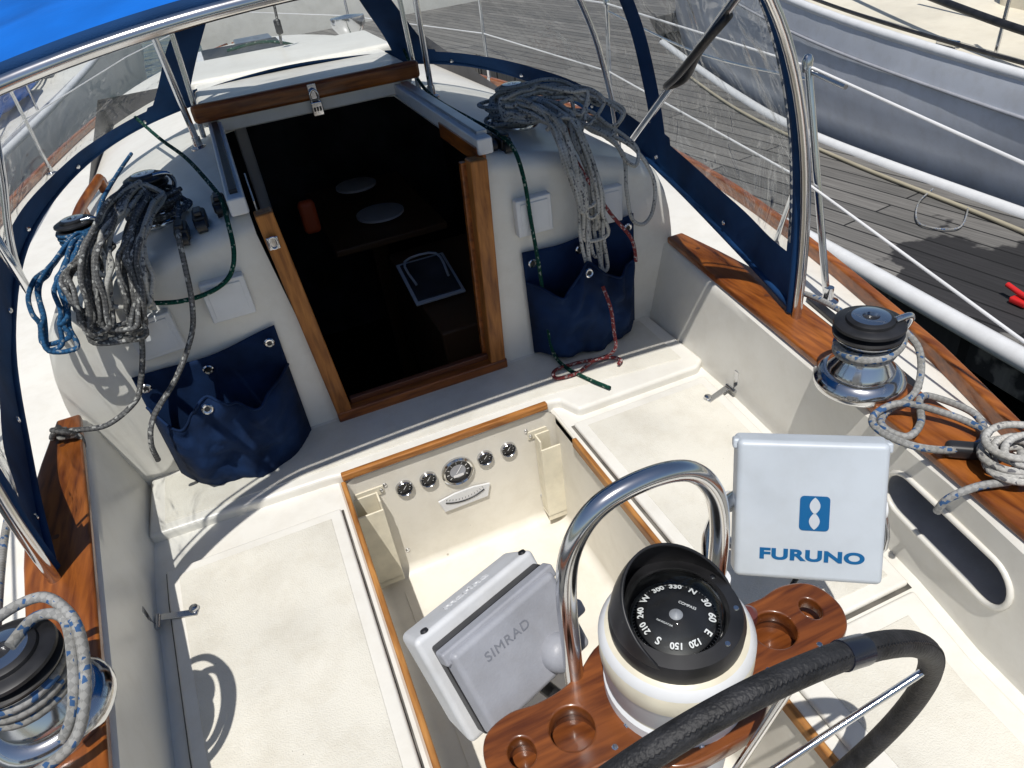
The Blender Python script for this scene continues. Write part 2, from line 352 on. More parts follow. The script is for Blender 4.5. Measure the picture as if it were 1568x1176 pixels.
    for y in (1.7,1.35,1.0,.62,.2):
        xm=CX+s*(lerp(cin,y)+lerp(cout,y))/2
        lathe('teak_plug',[(0,.3085),(.007,.3085),(.007,.307)],(xm,y,0),PLUG,boat,seg=14)
# ---- bridge deck
prism('bridge_deck',[(X0-.5,1.86),(X0-.505,1.60),(X0-.03,1.585),(X0+.01,1.578),(X1-.01,1.578),(X1+.03,1.57),(X1+.06,1.50),(1.09,1.50),(1.125,1.53),(1.125,1.86)],-.02,.028,GEL,boat,.012,4)
prism('bridge_deck_nonskid',[(X0-.46,1.83),(X0-.46,1.63),(X1+.02,1.61),(X1+.45,1.56),(X1+.46,1.83)],.02,.0305,NSK,boat,.002)
box('teak_bridge_edge',(.625,.02,.022),((X0+X1)/2-.003,1.574,.022),FRX,boat,.004)
def zt(dx):
    a=abs(dx)
    if a<.84:return .72-.24*a*a
    t=(a-.84)/.075
    return (.72-.24*.84*.84)-.20*(1-math.sqrt(max(0,1-min(t,1)**2)))-(.03*t)
def col(x,yend=5.2):
    z=zt(x-CX);r=.05;p=[V((x,1.845,-.01)),V((x,1.845,.2 if z>.25 else z-.06)),V((x,1.845,z-r))]
    for k in range(1,7):
        a=math.pi/2*k/6;p.append(V((x,1.845+r*(1-math.cos(a)),z-r+r*math.sin(a))))
    for y in (2.1,2.4,2.75,2.76):p.append(V((x,y,z)))
    for y in (3.2,3.9,4.6,yend):p.append(V((x,y,z-.02*(y-3))))
    return p
HL,HR=-.02,.60
for nm,xs in (('port',[-.615,-.613,-.605,-.59,-.57,-.54,-.5,-.44,-.35,-.25,-.15,-.06,HL]),('starboard',[HR,.66,.75,.85,.95,1.04,1.10,1.14,1.17,1.19,1.205,1.213,1.215])):
    rows=[col(x) for x in xs]
    if nm=='port':rows[-1][0].x=.04;rows[-1][1].x=.03
    else:rows[0][0].x=.57;rows[0][1].x=.575
    e=rows[0] if nm=='port' else rows[-1];s=-1 if nm=='port' else 1
    side=[V((p.x+s*.03,p.y,.14)) for p in e]
    rows=([side]+rows) if nm=='port' else rows+[side]
    strip('cabin_top_'+nm,rows,GEL,boat,45)
rows=[]
for k in range(9):
    x=HL+(HR-HL)*k/8;z=zt(x-CX)
    rows.append([(x,2.76,z),(x,3.2,z-.004),(x,3.9,z-.018),(x,4.6,z-.032),(x,5.2,z-.044)])
strip('cabin_top_forward',rows,GEL,boat)
rows=[]
for k in range(21):
    dx=-.915+1.83*k/20;z=zt(dx)-.044
    rows.append([(CX+dx,5.2,z),(CX+dx*.97,5.45,z-.03),(CX+dx*.85,5.9,.16)])
strip('coachroof_front',rows,GEL,boat)
for nm,P in (('starboard',[(1.02,2.15),(1.08,2.45),(1.10,2.8)]),('port',[(-.52,2.35),(-.52,2.6),(-.47,2.85)])):
    tube('teak_handrail_'+nm,[(x,y,zt(x-CX)+.045) for x,y in P],.016,TEAK,boat)
    for x,y in P:box('handrail_foot',(.03,.06,.045),(x,y,zt(x-CX)+.02),TEAK,boat,.008)
# ---- sliding hatch + rails
box('hatch_rail_port',(.045,.92,.045),(HL-.02,2.30,.725),WHP,boat,.006)
box('hatch_rail_starboard',(.045,.92,.045),(HR+.02,2.30,.725),WHP,boat,.006)
box('hatch_slide_starboard',(.03,.80,.012),(HR+.028,2.28,.752),ALU,boat,.002)
box('hatch_slide_port',(.02,.80,.012),(HL-.02,2.28,.752),BLK,boat,.002)
box('teak_rail_starboard',(.028,.34,.05),(HR+.008,2.02,.70),TEAK,boat,.005)
box('sliding_hatch',(.76,.62,.075),(CX,3.05,.765),GEL,boat,.02)
box('hatch_underframe',(.66,.04,.05),(CX,2.735,.735),GEL,boat,.008)
box('teak_hatch_beam',(.80,.04,.06),(CX,2.715,.785),TEAKX,boat,.014)
box('hatch_garage',(.86,.5,.05),(CX,3.42,.79),GEL,boat,.018)
def beam(name,a,b,w,t,mat,parent,bv=.005):
    a=V(a);b=V(b);d=b-a;e3=d.normalized()
    if abs(e3.x)>.9:e1=V((0,0,1));e2=e3.cross(e1)
    else:
        e1=V((1,0,0));e1=(e1-e3*e1.dot(e3)).normalized();e2=e3.cross(e1)
    return box(name,(w,t,d.length),(0,0,0),mat,parent,bv,mw=frame((a+b)/2,e1,e2,e3))
beam('teak_frame_port',(.055,1.842,.03),(.012,1.842,.70),.046,.05,FRZ,boat)
beam('teak_frame_starboard',(.555,1.842,.03),(.588,1.842,.70),.05,.05,FRZ,boat)
beam('starboard_washboard_slot',(.528,1.868,.06),(.556,1.868,.69),.016,.02,TEAK,boat,.002)
beam('teak_sill',(.03,1.838,.045),(.585,1.838,.045),.034,.05,TEAKX,boat)
beam('sill_track',(.08,1.855,.07),(.535,1.855,.07),.02,.02,pm('dark_teak',(.10,.03,.012),.4),boat,.003)
box('frame_latch',(.03,.012,.035),(.012,1.812,.625),CHR,boat,.004)
tube('frame_latch_ring',[(.005,1.803,.615),(.02,1.803,.615),(.02,1.803,.64),(.005,1.803,.64)],.003,CHR,boat,closed=True,n=3)
box('frame_plate',(.004,.26,.07),(-.0,1.99,.69),ALU,boat,.001)
# ---- interior (dark)
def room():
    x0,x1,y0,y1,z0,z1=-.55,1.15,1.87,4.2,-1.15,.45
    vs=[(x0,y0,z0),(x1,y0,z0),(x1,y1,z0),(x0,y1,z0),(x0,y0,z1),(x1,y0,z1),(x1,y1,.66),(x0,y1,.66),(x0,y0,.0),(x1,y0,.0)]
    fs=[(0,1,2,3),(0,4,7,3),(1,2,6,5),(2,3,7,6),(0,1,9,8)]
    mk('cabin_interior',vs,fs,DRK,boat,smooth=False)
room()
INT=pm('interior_grey',(.62,.62,.64),.5);INTO=pm('interior_orange',(.6,.10,.03),.5);IW=pm('interior_wood',(.13,.065,.03),.4)
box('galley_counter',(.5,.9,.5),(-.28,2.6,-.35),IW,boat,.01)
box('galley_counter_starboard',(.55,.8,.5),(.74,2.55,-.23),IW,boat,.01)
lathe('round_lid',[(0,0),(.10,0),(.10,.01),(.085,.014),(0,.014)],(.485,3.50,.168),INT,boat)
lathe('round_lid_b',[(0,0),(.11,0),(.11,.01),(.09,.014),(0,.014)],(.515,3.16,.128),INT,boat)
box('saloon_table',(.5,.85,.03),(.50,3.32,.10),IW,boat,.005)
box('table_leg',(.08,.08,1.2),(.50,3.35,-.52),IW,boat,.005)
tilt=Matrix.Translation((.54,2.50,.07))@Matrix.Rotation(.25,4,'X')
box('stove_frame',(.20,.26,.01),(0,0,0),INT,boat,.003,mw=tilt)
box('stove_top',(.175,.23,.012),(0,0,.004),DRK,boat,.003,mw=tilt)
tube('stove_rail',[(.47,2.44,.09),(.47,2.58,.13),(.60,2.58,.13),(.60,2.44,.09)],.005,INT,boat,n=4)
box('life_vest',(.07,.05,.14),(.19,2.95,.27),INTO,boat,.02)
box('mast_post',(.05,.05,1.75),(.04,3.3,-.23),INT,boat,.01)
for k in range(3):box('companion_step_%d'%k,(.42,.14,.03),(.30,2.0+k*.12,-.22-k*.25),IW,boat,.006)
# ---- deck, toe rail, hull
hw=[(-1.2,.82),(0,.97),(.74,1.10),(1.04,1.21),(1.93,1.44),(2.68,1.56),(3.5,1.60),(5,1.5),(7,1.1),(8.5,.5),(9.3,.04)]
hw=[(p.x,p.y) for p in cr([(y,w,0) for y,w in hw],6)]
yy=[-1.2+k*(9.3+1.2)/70 for k in range(71)]
for s,nm in ((-1,'port'),(1,'starboard')):
    rows=[];hr=[]
    for y in yy:
        w=lerp(hw,y);inn=(lerp(cout,y)+.012) if y<1.85 else (.94 if y<5 else 0)
        if y<-.75:inn=0
        inn=min(inn,w)
        rows.append([(CX+s*inn,y,.155),(CX+s*(inn+w)/2,y,.152),(CX+s*w,y,.148)])
        hr.append([(CX+s*(w+.01),y,.16),(CX+s*(w+.02),y,-.1),(CX+s*w*.97,y,-.5),(CX+s*w*.85,y,-1.0)])
    strip('side_deck_'+nm,rows,GEL,boat);strip('hull_'+nm,hr,GEL,boat)
    prism('toe_rail_'+nm,[(CX+s*(lerp(hw,y)+.010),y) for y in yy]+[(CX+s*max(.0,lerp(hw,y)-.022),y) for y in reversed(yy)],.145,.195,TEAK,boat,.008)
    tube('rub_rail_'+nm,[(CX+s*(lerp(hw,y)+.022),y,.07) for y in yy[::3]],.018,GEL,boat,n=3)
box('transom',(1.62,.03,1.1),(CX,-1.2,-.38),GEL,boat,.01)
box('genoa_track',(.026,.5,.012),(1.41,1.22,.162),BLK,boat,.003,rz=-.2)
box('genoa_car',(.04,.08,.03),(1.42,1.17,.18),BLK,boat,.01,rz=-.2)
tube('deck_hose',[(1.27,1.33,.17),(1.275,1.2,.175),(1.25,1.08,.175),(1.235,.98,.17)],.010,BLK,boat)
box('foredeck_hatch',(.5,.5,.04),(.2,4.5,.70),WHP,boat,.02)
box('foredeck_hatch_lens',(.42,.42,.01),(.2,4.5,.722),BLK,boat,.004)
lathe('dorade_vent',[(.07,0),(.06,.08),(.09,.12),(.09,.16),(.0,.17)],(.75,4.2,.66),CHR,boat)
box('mast_step',(.22,.24,.05),(.3,5.0,.68),ALU,boat,.01)
tube('mainsheet_tackle',[(.33,3.6,.83),(.34,3.55,1.0),(.33,3.5,1.25)],.006,RD,boat)
box('tackle_block',(.03,.02,.06),(.335,3.58,.90),BLK,boat,.008)
tube('foredeck_line',[(.1,3.7,.83),(.3,3.68,.835),(.6,3.8,.72),(.9,4.6,.66)],.007,RGN,boat)
# ---- gauges, clinometer, holders
def gauge(x,z,r):
    M=frame((x,1.577,z),V((1,0,0)),V((0,0,1)),V((0,-1,0)))
    e=empty('engine_gauge')
    lathe('bezel',[(r*1.12,-.004),(r*1.12,.008),(r*1.0,.012),(r*.9,.009),(r*.88,.004),(0,.004)],None,None,e,mw=M,mats=[CHR,BLK],mi=[0,0,0,1,1],seg=32)
    for k in range(9):
        a=math.radians(220-k*32);c=V((math.cos(a),math.sin(a),0))*r*.7
        box('tick',(r*.16,r*.05,.0006),(0,0,0),WINK,e,0,mw=M@Matrix.Translation((c.x,c.y,.0046))@Matrix.Rotation(a,4,'Z'))
    box('needle',(r*.75,r*.06,.0008),(0,0,0),WINK,e,0,mw=M@Matrix.Translation((.1*r,.15*r,.006))@Matrix.Rotation(.9,4,'Z'))
    if r>.03:
        box('counter_window',(r*.7,r*.2,.0008),(0,-r*.35,.0052),WINK,e,0,mw=M)
        lathe('dial_face',[(0,.0044),(r*.55,.0044)],None,GRP,e,mw=M,seg=24)
for x,z,r in ((.141,-.093,.0235),(.214,-.093,.0235),(.305,-.103,.045),(.394,-.090,.0225),(.470,-.090,.0225)):gauge(x,z,r)
cl=empty('clinometer')
M=frame((.31,1.574,-.207),V((1,0,0)),V((0,0,1)),V((0,-1,0)))
vsp=[M@V(p) for p in ((-.083,.016,0),(-.03,.026,0),(.03,.026,0),(.083,.016,0),(.07,-.03,0),(-.07,-.03,0))]
mk('plate',vsp+[v+V((0,-.006,0)) for v in vsp],[(0,5,4,3,2,1),(6,7,8,9,10,11)]+[(i,(i+1)%6,6+(i+1)%6,6+i) for i in range(6)],WHP,cl,smooth=False)
tube('scale_arc',[M@V((.13*math.sin(a/10),.118-.13*math.cos(a/10),.0068)) for a in range(-5,6)],.0022,BLK,cl)
for k in range(-6,7):
    a=k*.085;box('tick',(.0012,.006,.0006),(0,0,0),BINK,cl,0,mw=M@Matrix.Translation((.119*math.sin(a),.118-.119*math.cos(a),.0066))@Matrix.Rotation(a,4,'Z'))
for x in (.022,.60):
    e=empty('winch_handle_holder')
    w,d,hh=.085,.05,.30;yb=1.575;zt0=-.07
    for k,(sx,sy,ox,oy) in enumerate(((w,.006,0,-.003),(w,.006,0,-d+.003),(.006,d-.012,-w/2+.003,-d/2),(.006,d-.012,w/2-.003,-d/2))):
        box('wall_%d'%k,(sx,sy,hh),(x+ox,yb+oy,zt0-hh/2-(.03 if k==1 else 0)),CREAM,e,.002)
    box('floor',(w,d,.006),(x,yb-d/2,zt0-hh-.01),CREAM,e,.002)
    box('flange',(w+.04,.005,.03),(x,yb-.0,zt0),CREAM,e,.002)
    for dx in (-1,1):
        lathe('screw',[(0,.0),(.006,.0),(.005,.003),(0,.004)],None,CHR,e,mw=frame((x+dx*(w/2+.012),yb-.003,zt0),V((1,0,0)),V((0,0,1)),V((0,-1,0))),seg=12)
for (x,z) in ((.09,-.06),(.535,-.05),(.1,-.34),(.56,-.33)):
    lathe('drain_screw',[(0,.0),(.007,.0),(.006,.003),(0,.004)],None,CHR,boat,mw=frame((x,1.577,z),V((1,0,0)),V((0,0,1)),V((0,-1,0))),seg=12)
def hasp(x,y,s):
    e=empty('hatch_hasp')
    box('seat_leaf',(.09,.018,.003),(x-s*.035,y,.022),CHR,e,.001,rz=.3*s)
    box('wall_leaf',(.003,.018,.075),(x+s*.018,y-.01,.05),CHR,e,.001)
    tube('hinge',[(x+s*.01,y-.02,.024),(x+s*.01,y+.02,.024)],.006,CHR,e,n=2)
    lathe('staple',[(0,0),(.012,0),(.010,.006),(0,.008)],(x-s*.07,y,.022),CHR,e,seg=16)
hasp(1.095,1.36,1);hasp(-.49,1.30,-1)
for x,z,rz in ((-.14,.508,.0),(-.338,.462,.05),(.732,.505,0),(.965,.472,-.03)):
    e=empty('instrument_cover');M=frame((x,1.845,z),V((1,0,0)),V((0,0,1)),V((0,-1,0)))@Matrix.Rotation(rz,4,'Z')
    box('cover',(.112,.112,.030),(0,0,.016),WHP,e,.005,mw=M)
    box('lid_panel',(.086,.086,.003),(0,0,.0320),WHP,e,.0012,mw=M)
e=empty('padlock')
box('body',(.040,.020,.048),(.306,2.683,.730),CHR,e,.004)
tube('shackle',[(.293,2.683,.752),(.293,2.683,.780),(.306,2.683,.793),(.319,2.683,.780),(.319,2.683,.752)],.004,CHR,e,n=5)
for k in range(3):box('dial_%d'%k,(.007,.004,.014),(.296+k*.010,2.672,.730),BLK,e,.001)
box('hasp_plate',(.03,.004,.05),(.306,2.694,.785),CHR,e,.001)
# ================================================================== DODGER
dod=empty('dodger')
B=[(-.58,1.25,.32),(-.66,1.6,.33),(-.72,2.1,.44),(-.68,2.55,.56),(-.5,2.9,.66),(-.2,3.08,.73),(.3,3.14,.77),(.8,3.08,.73),(1.1,2.9,.66),(1.28,2.55,.55),(1.32,2.1,.42),(1.27,1.6,.33),(1.18,1.25,.32)]
T=[(-.34,1.25,1.155),(-.38,1.6,1.195),(-.42,2.0,1.215),(-.36,2.4,1.18),(-.16,2.65,1.13),(.05,2.76,1.12),(.3,2.79,1.12),(.55,2.76,1.12),(.76,2.65,1.13),(.96,2.4,1.18),(1.02,2.0,1.215),(.98,1.6,1.195),(.94,1.25,1.155)]
BB=cr(B,16);TT=cr(T,16);NU=len(BB);NV=36
def SP(i,v):
    b,t=BB[i],TT[i]
    c=abs(2*i/(NU-1)-1)
    ex=1.05+1.25*max(0,min(1,(c-.30)/.6))**1.3
    w=v**ex;zz=1-(1-v)**(1+.25*c)
    p=V((b.x+(t.x-b.x)*w,b.y+(t.y-b.y)*w,b.z+(t.z-b.z)*zz))
    n=mnoise.noise(V((p.x*4,p.y*4,p.z*4)))*.014
    if 0<i<NU-1 and 0<v<1:p.x+=n;p.y+=n
    return p
wins=[(.010,.155),(.172,.400),(.432,.568),(.600,.828),(.845,.990)]
def inwin(u,v):
    for a,b in wins:
        hx=(b-a)/2;cx=(a+b)/2;hv=.395;cv=.535
        du=abs(u-cx)*7;dv=abs(v-cv);HX=hx*7;HV=hv;r=.06
        qx=max(du-(HX-r),0);qy=max(dv-(HV-r),0)
        if math.hypot(qx,qy)<r and du<HX and dv<HV:return True
    return False
vs=[SP(i,j/NV) for i in range(NU) for j in range(NV+1)];fs=[];mi=[]
for i in range(NU-1):
    for j in range(NV):
        fs.append((i*(NV+1)+j,(i+1)*(NV+1)+j,(i+1)*(NV+1)+j+1,i*(NV+1)+j+1))
        mi.append(1 if inwin((i+.5)/(NU-1),(j+.5)/NV) else 0)
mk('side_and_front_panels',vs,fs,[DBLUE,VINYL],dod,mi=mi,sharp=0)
H=(NU-1)//2;rows=[]
CR=.068
for i in range(H+1):
    a=TT[i];b=TT[NU-1-i];row=[]
    for k in range(25):
        s=-1+2*k/24;p=a.lerp(b,(s+1)/2)
        fade=min(1,(b-a).length/1.2)
        p=p+V((0,0,CR*(1-abs(s)**2.2)*fade-.004*math.sin(i*.5)))
        row.append(p)
    rows.append(row)
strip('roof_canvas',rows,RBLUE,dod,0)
for i0 in (2,38,60):
    tube('roof_seam',[p+V((0,0,.002)) for p in rows[i0]],.0022,RBLUE,dod,n=1,seg=6)
def hoop(i):
    P=[SP(i,v/10) for v in range(11)]
    a=TT[i];b=TT[NU-1-i]
    for k in range(1,24):
        s=-1+2*k/24;p=a.lerp(b,(s+1)/2);fade=min(1,(b-a).length/1.2);P.append(p+V((0,0,CR*(1-abs(s)**2.2)*fade)))
    P+=[SP(NU-1-i,v/10) for v in range(10,-1,-1)]
    return P
hp=[p+V((0,-.012,-.004)) for p in hoop(0)]
tube('aft_hem',[p+V((0,.006,0)) for p in hp],.011,DBLUE,dod,n=2)
tube('aft_bow_tube',[p+V((0,-.018,-.012)) for p in hp],.0115,CHR,dod,n=2,seg=14)
h2=[p+V((0,0,-.02)) for p in hoop(39)]
tube('middle_bow_tube',[V((CX+(p.x-CX)*.97,p.y,p.z)) for p in h2],.010,CHR,dod,n=2,seg=12)
tube('strut_starboard',[(.99,1.27,1.08),(1.24,2.15,.52)],.011,CHR,dod,smooth=False)
tube('strut_port',[(-.39,1.27,1.08),(-.64,2.15,.52)],.011,CHR,dod,smooth=False)
tube('front_leg_port',[(-.115,2.72,.70),(-.13,2.70,1.13)],.011,CHR,dod,smooth=False)
tube('front_leg_port_b',[(-.09,2.76,.70),(-.07,2.78,1.12)],.009,CHR,dod,smooth=False)
tube('front_leg_starboard',[(.735,2.72,.69),(.73,2.70,1.13)],.011,CHR,dod,smooth=False)
tube('front_leg_starboard_b',[(.70,2.76,.69),(.69,2.78,1.12)],.009,CHR,dod,smooth=False)
for x in (-.115,.735):lathe('leg_base',[(.028,0),(.028,.006),(.015,.012),(.014,.04),(0,.04)],(x,2.72,.675),CHR,dod,seg=20)
tube('grab_handle',[(1.02,1.35,1.02),(1.06,1.5,.93),(1.10,1.62,.84),(1.07,1.66,.82),(1.03,1.55,.87),(.99,1.4,.96)],.009,BLK,dod,closed=True,n=5)
ZIP=ropemat('zip_teeth',(.5,.5,.5),(.03,.05,.1),(.5,.5,.5),.3,1.5)
for i0,off in ((0,1),(NU-1,-1)):
    tube('zip',[SP(i0+off*3,v/10)+V((-.006*off,0,0)) for v in range(0,11)],.004,ZIP,dod,n=2,seg=6)
tube('base_binding',[p+V((0,0,.01)) for p in BB[::4]],.009,DBLUE,dod,n=2)
for k in range(6,NU-6,14):
    p=SP(k,.05);c=V((CX,1.9,p.z));d=(c-p);d.z=0;d.normalize()
    lathe('snap_fastener',[(0,.004),(.006,.003),(.008,0)],None,CHR,dod,mw=frame(p+d*.006,V((-d.y,d.x,0)),V((0,0,1)),d),seg=12)
# ================================================================== WINCHES
def winch(loc,s=1.,drum=CHR,mirror=1):
    e=empty('winch')
    M=Matrix.Translation(loc)@Matrix.Scale(s,4)
    lathe('base',[(0,0),(.088,0),(.090,.006),(.088,.018),(.078,.030),(.070,.034),(.0,.034)],None,drum,e,mw=M,seg=48)
    lathe('drum',[(.066,.034),(.064,.045),(.05,.062),(.046,.075),(.046,.09),(.05,.104),(.064,.116),(.066,.120),(.0,.120)],None,drum,e,mw=M,seg=48)
    lathe('self_tailer',[(.066,.122),(.067,.126),(.05,.133),(.067,.141),(.066,.146),(.058,.150),(.0,.150)],None,BLK,e,mw=M,seg=48)
    lathe('top_cap',[(.046,.150),(.045,.156),(.036,.160),(.016,.160),(.014,.152),(0,.152)],None,None,e,mw=M,mats=[BLK,CHR],mi=[0,0,1,1,0],seg=40)
    tube('stripper_arm',[M@V(p) for p in ((.03*mirror,-.03,.154),(.07*mirror,-.03,.152),(.082*mirror,-.02,.125),(.075*mirror,-.01,.1))],.007*s,drum,e,n=5)
    for k in range(24):
        a=2*math.pi*k/24
        box('knurl_%d'%k,(.003,.004,.030),(0,0,0),drum,e,.001,mw=M@Matrix.Rotation(a,4,'Z')@Matrix.Translation((.0475,0,.085)))
    return e
winch((1.105,.935,.307),1.06)
winch((-.545,.90,.307),1.06,mirror=-1)
winch((-.25,2.14,.645),.84)
winch((-.46,2.15,.58),.78)
winch((.87,2.24,.64),.84)
# ================================================================== BAGS
def bag(x0,x1,zt_,zb,seed,dy=.13):
    e=empty('canvas_bag')
    W=x1-x0;n=36;m=24
    vs=[];fs=[]
    for i in range(n+1):
        u=i/n
        for j in range(m+1):
            v=j/m;x=x0+W*u;top=zt_+.03*u-.015*math.sin(math.pi*u)
            z=zb+.01+(top-zb)*v
            y=1.832-.012*math.sin(u*9+seed)*v*.5-.006
            vs.append((x,y,z))
    for i in range(n):
        for j in range(m):
            a=i*(m+1)+j;fs.append((a,a+m+1,a+m+2,a+1))
    o=mk('back_panel',vs,fs,NAVY,e,sharp=0)
    o.modifiers.new('s','SOLIDIFY').thickness=.003
    vs=[];fs=[]
    for i in range(n+1):
        u=i/n;s=2*u-1
        rim=zt_-.085+.055*math.exp(-((u-.42)/.13)**2)-.035*math.exp(-((u-.17)/.1)**2)-.02*math.exp(-((u-.75)/.12)**2)
        for j in range(m+1):
            v=j/m
            edge=(1-abs(s)**5)
            d=dy*edge*(.55+.45*math.sin(math.pi*(.12+.60*v)))
            if v<.05:d*= (v/.05)**.5
            wr=(.010*math.sin(u*17+v*5+seed)+.008*math.sin(u*31-v*9)*v+.024*mnoise.noise(V((u*5+seed,v*4,0)))+.012*mnoise.noise(V((u*12+v*6,v*9-u*5,seed))))*edge
            x=x0+W*u+(-.02*s*edge)
            z=zb+(rim-zb)*v
            z-= .02*(1-abs(s))*(1-v)
            y=1.826-d-wr
            vs.append((x,y,z))
    for i in range(n):
        for j in range(m):
            a=i*(m+1)+j;fs.append((a,a+m+1,a+m+2,a+1))
    o=mk('pouch',vs,fs,NAVY,e,sharp=0);o.modifiers.new('s','SOLIDIFY').thickness=.003
    tube('rim_seam',[V(vs[i*(m+1)+m]) for i in range(0,n+1,2)],.004,NAVY,e,n=3)
    vb=[];fb=[]
    for i in range(n+1):
        p=V(vs[i*(m+1)]);vb+=[p,V((p.x,1.83,p.z+.01))]
    for i in range(n):fb.append((2*i,2*i+1,2*i+3,2*i+2))
    mk('bottom',vb,fb,NAVY,e)
    def gr(x,y,z,tl=0):
        M=frame((x,y,z),V((1,0,0)),V((0,math.sin(tl),math.cos(tl))),V((0,-math.cos(tl),math.sin(tl))))
        lathe('grommet',[(.006,.001),(.007,.004),(.011,.005),(.014,.002),(.014,0)],None,CHR,e,mw=M,seg=20)
        lathe('grommet_hole',[(0,.002),(.0065,.002)],None,BLK,e,mw=M,seg=16)
    for u in (.06,.48,.93):
        gr(x0+W*u,1.812,zt_+.03*u-.015*math.sin(math.pi*u)-.022)
    i=int(.42*n);p=V(vs[i*(m+1)+m-1]);gr(p.x,p.y-.008,p.z-.012,.3)
bag(-.435,-.055,.355,.015,3,.15)
bag(.685,1.06,.385,.04,5,.12)
# ================================================================== COMPASS, PEDESTAL, TRAY
px,py=.30,.436
ped=empty('steering_pedestal')
lathe('column',[(.12,-.43),(.12,-.41),(.085,-.38),(.07,-.2),(.065,.2),(.075,.36),(.080,.44),(0,.44)],(px,py,0),WHP,ped,seg=48)
lathe('binnacle',[(.080,.43),(.089,.44),(.089,.472),(.085,.476),(.085,.482),(.088,.486),(.088,.518),(.092,.526),(.092,.556),(.084,.566),(.072,.570),(0,.570)],(px,py,0),None,ped,seg=56,mats=[WHP,CREAM],mi=[0,0,0,1,1,0,0,1,0,1,0])
for k in range(6):
    a=k*math.pi/3+.3
    lathe('screw',[(0,0),(.004,0),(.003,.002),(0,.0025)],None,CHR,ped,mw=frame((px+.0895*math.cos(a),py+.0895*math.sin(a),.455),V((-math.sin(a),math.cos(a),0)),V((0,0,1)),V((math.cos(a),math.sin(a),0))),seg=10)
cmp_=empty('compass')
lathe('bezel',[(.078,.568),(.079,.582),(.075,.592),(.060,.596),(.056,.590),(.054,.578)],(px,py,0),BLK,cmp_,seg=56)
lathe('card',[(.0,.586),(.03,.584),(.052,.574),(.052,.568)],(px,py,0),BLK,cmp_,seg=48)
lathe('card_ring',[(.0505,.5752),(.0518,.5745)],(px,py,0),WINK,cmp_,seg=48)
lathe('card_hub',[(0,.5895),(.006,.588),(.008,.586)],(px,py,0),GRP,cmp_,seg=20)
labels=['N','30','60','E','120','150','S','210','240','W','300','330']
for k,s in enumerate(labels):
    a=math.radians(28-30*k)
    R_=.0405;c=V((px+R_*math.cos(a),py+R_*math.sin(a),.5845))
    text('num_'+s,s,.0102 if len(s)>2 else .0122,Matrix.Translation(c)@Matrix.Rotation(a-math.pi/2,4,'Z')@Matrix.Rotation(-.32,4,'X'),WINK,cmp_,.0002,.0003)
for k in range(72):
    a=math.radians(5*k+2);R_=.0495
    box('tick_%d'%k,(.0028,.0006,.0004),(0,0,0),WINK,cmp_,0,mw=Matrix.Translation((px+R_*math.cos(a),py+R_*math.sin(a),.5768))@Matrix.Rotation(a,4,'Z')@Matrix.Rotation(.43,4,'Y'))
text('card_text','COMPASS',.005,Matrix.Translation((px+.018,py+.004,.5868))@Matrix.Rotation(-1.0,4,'Z'),WINK,cmp_,.0001)
text('card_text_b','NAVIGATOR',.0035,Matrix.Translation((px-.018,py-.004,.5868))@Matrix.Rotation(-1.0,4,'Z'),WINK,cmp_,.0001)
lathe('glass_dome',[(.056,.592),(.052,.604),(.042,.615),(.025,.623),(.0,.626)],(px,py,0),GLASS,cmp_,seg=48)
for k in range(3):
    a=-1.2+k*.75
    lathe('bezel_screw',[(0,0),(.0035,0),(.003,.001),(0,.0013)],(px+.0675*math.cos(a),py+.0675*math.sin(a),.5945),CHR,cmp_,seg=10)
vs=[];fs=[];n=40;m=10;ac=math.radians(112)
for i in range(n+1):
    t=-1+2*i/n;a=ac+t*math.radians(112);hh=.060*(math.cos(t*math.pi/2)**.8)+.001
    for j in range(m+1):
        v=j/m;r=.077-.020*(v*hh/.06)**1.7
        vs.append((px+r*math.cos(a),py+r*math.sin(a),.588+hh*v))
for i in range(n):
    for j in range(m):
        a=i*(m+1)+j;fs.append((a,a+m+1,a+m+2,a+1))
o=mk('hood',vs,fs,BLK,cmp_,sharp=0);so=o.modifiers.new('s','SOLIDIFY');so.thickness=.003
grd=empty('pedestal_guard')
tube('hoop',[(.19,.50,-.42),(.19,.50,.2),(.19,.50,.5),(.192,.50,.62),(.205,.50,.69),(.24,.50,.735),(.30,.50,.748),(.355,.50,.735),(.39,.50,.69),(.405,.50,.62),(.405,.50,.5),(.405,.50,.2),(.405,.50,-.42)],.0125,CHR,grd,n=8,seg=16)
tube('plotter_arm',[(.19,.50,.36),(.15,.60,.35),(.105,.655,.385)],.011,BLK,grd)
tube('display_arm',[(.405,.50,.50),(.47,.60,.47),(.58,.68,.43),(.675,.655,.40)],.0115,CHR,grd)
lathe('hoop_clamp',[(.0,-.022),(.019,-.022),(.019,.022),(0,.022)],(.405,.50,.50),WHP,grd,seg=20)
tray=empty('cockpit_table_tray')
def circ(cx,cy,r,n=28,sx=1):return [(cx+sx*r*math.cos(2*math.pi*k/n),cy+r*math.sin(2*math.pi*k/n)) for k in range(n)]
half=[(0,-.098),(.05,-.095),(.085,-.072),(.11,-.055),(.15,-.052),(.20,-.050),(.235,-.038),(.252,-.012),(.252,.018),(.238,.040),(.205,.050),(.17,.046),(.13,.050),(.10,.062),(.06,.085),(0,.09)]
outl=half+[(-x,y) for x,y in reversed(half[1:-1])]
outl=[(p.x,p.y) for p in cr([(px+x,py+y,0) for x,y in outl],5,True)]
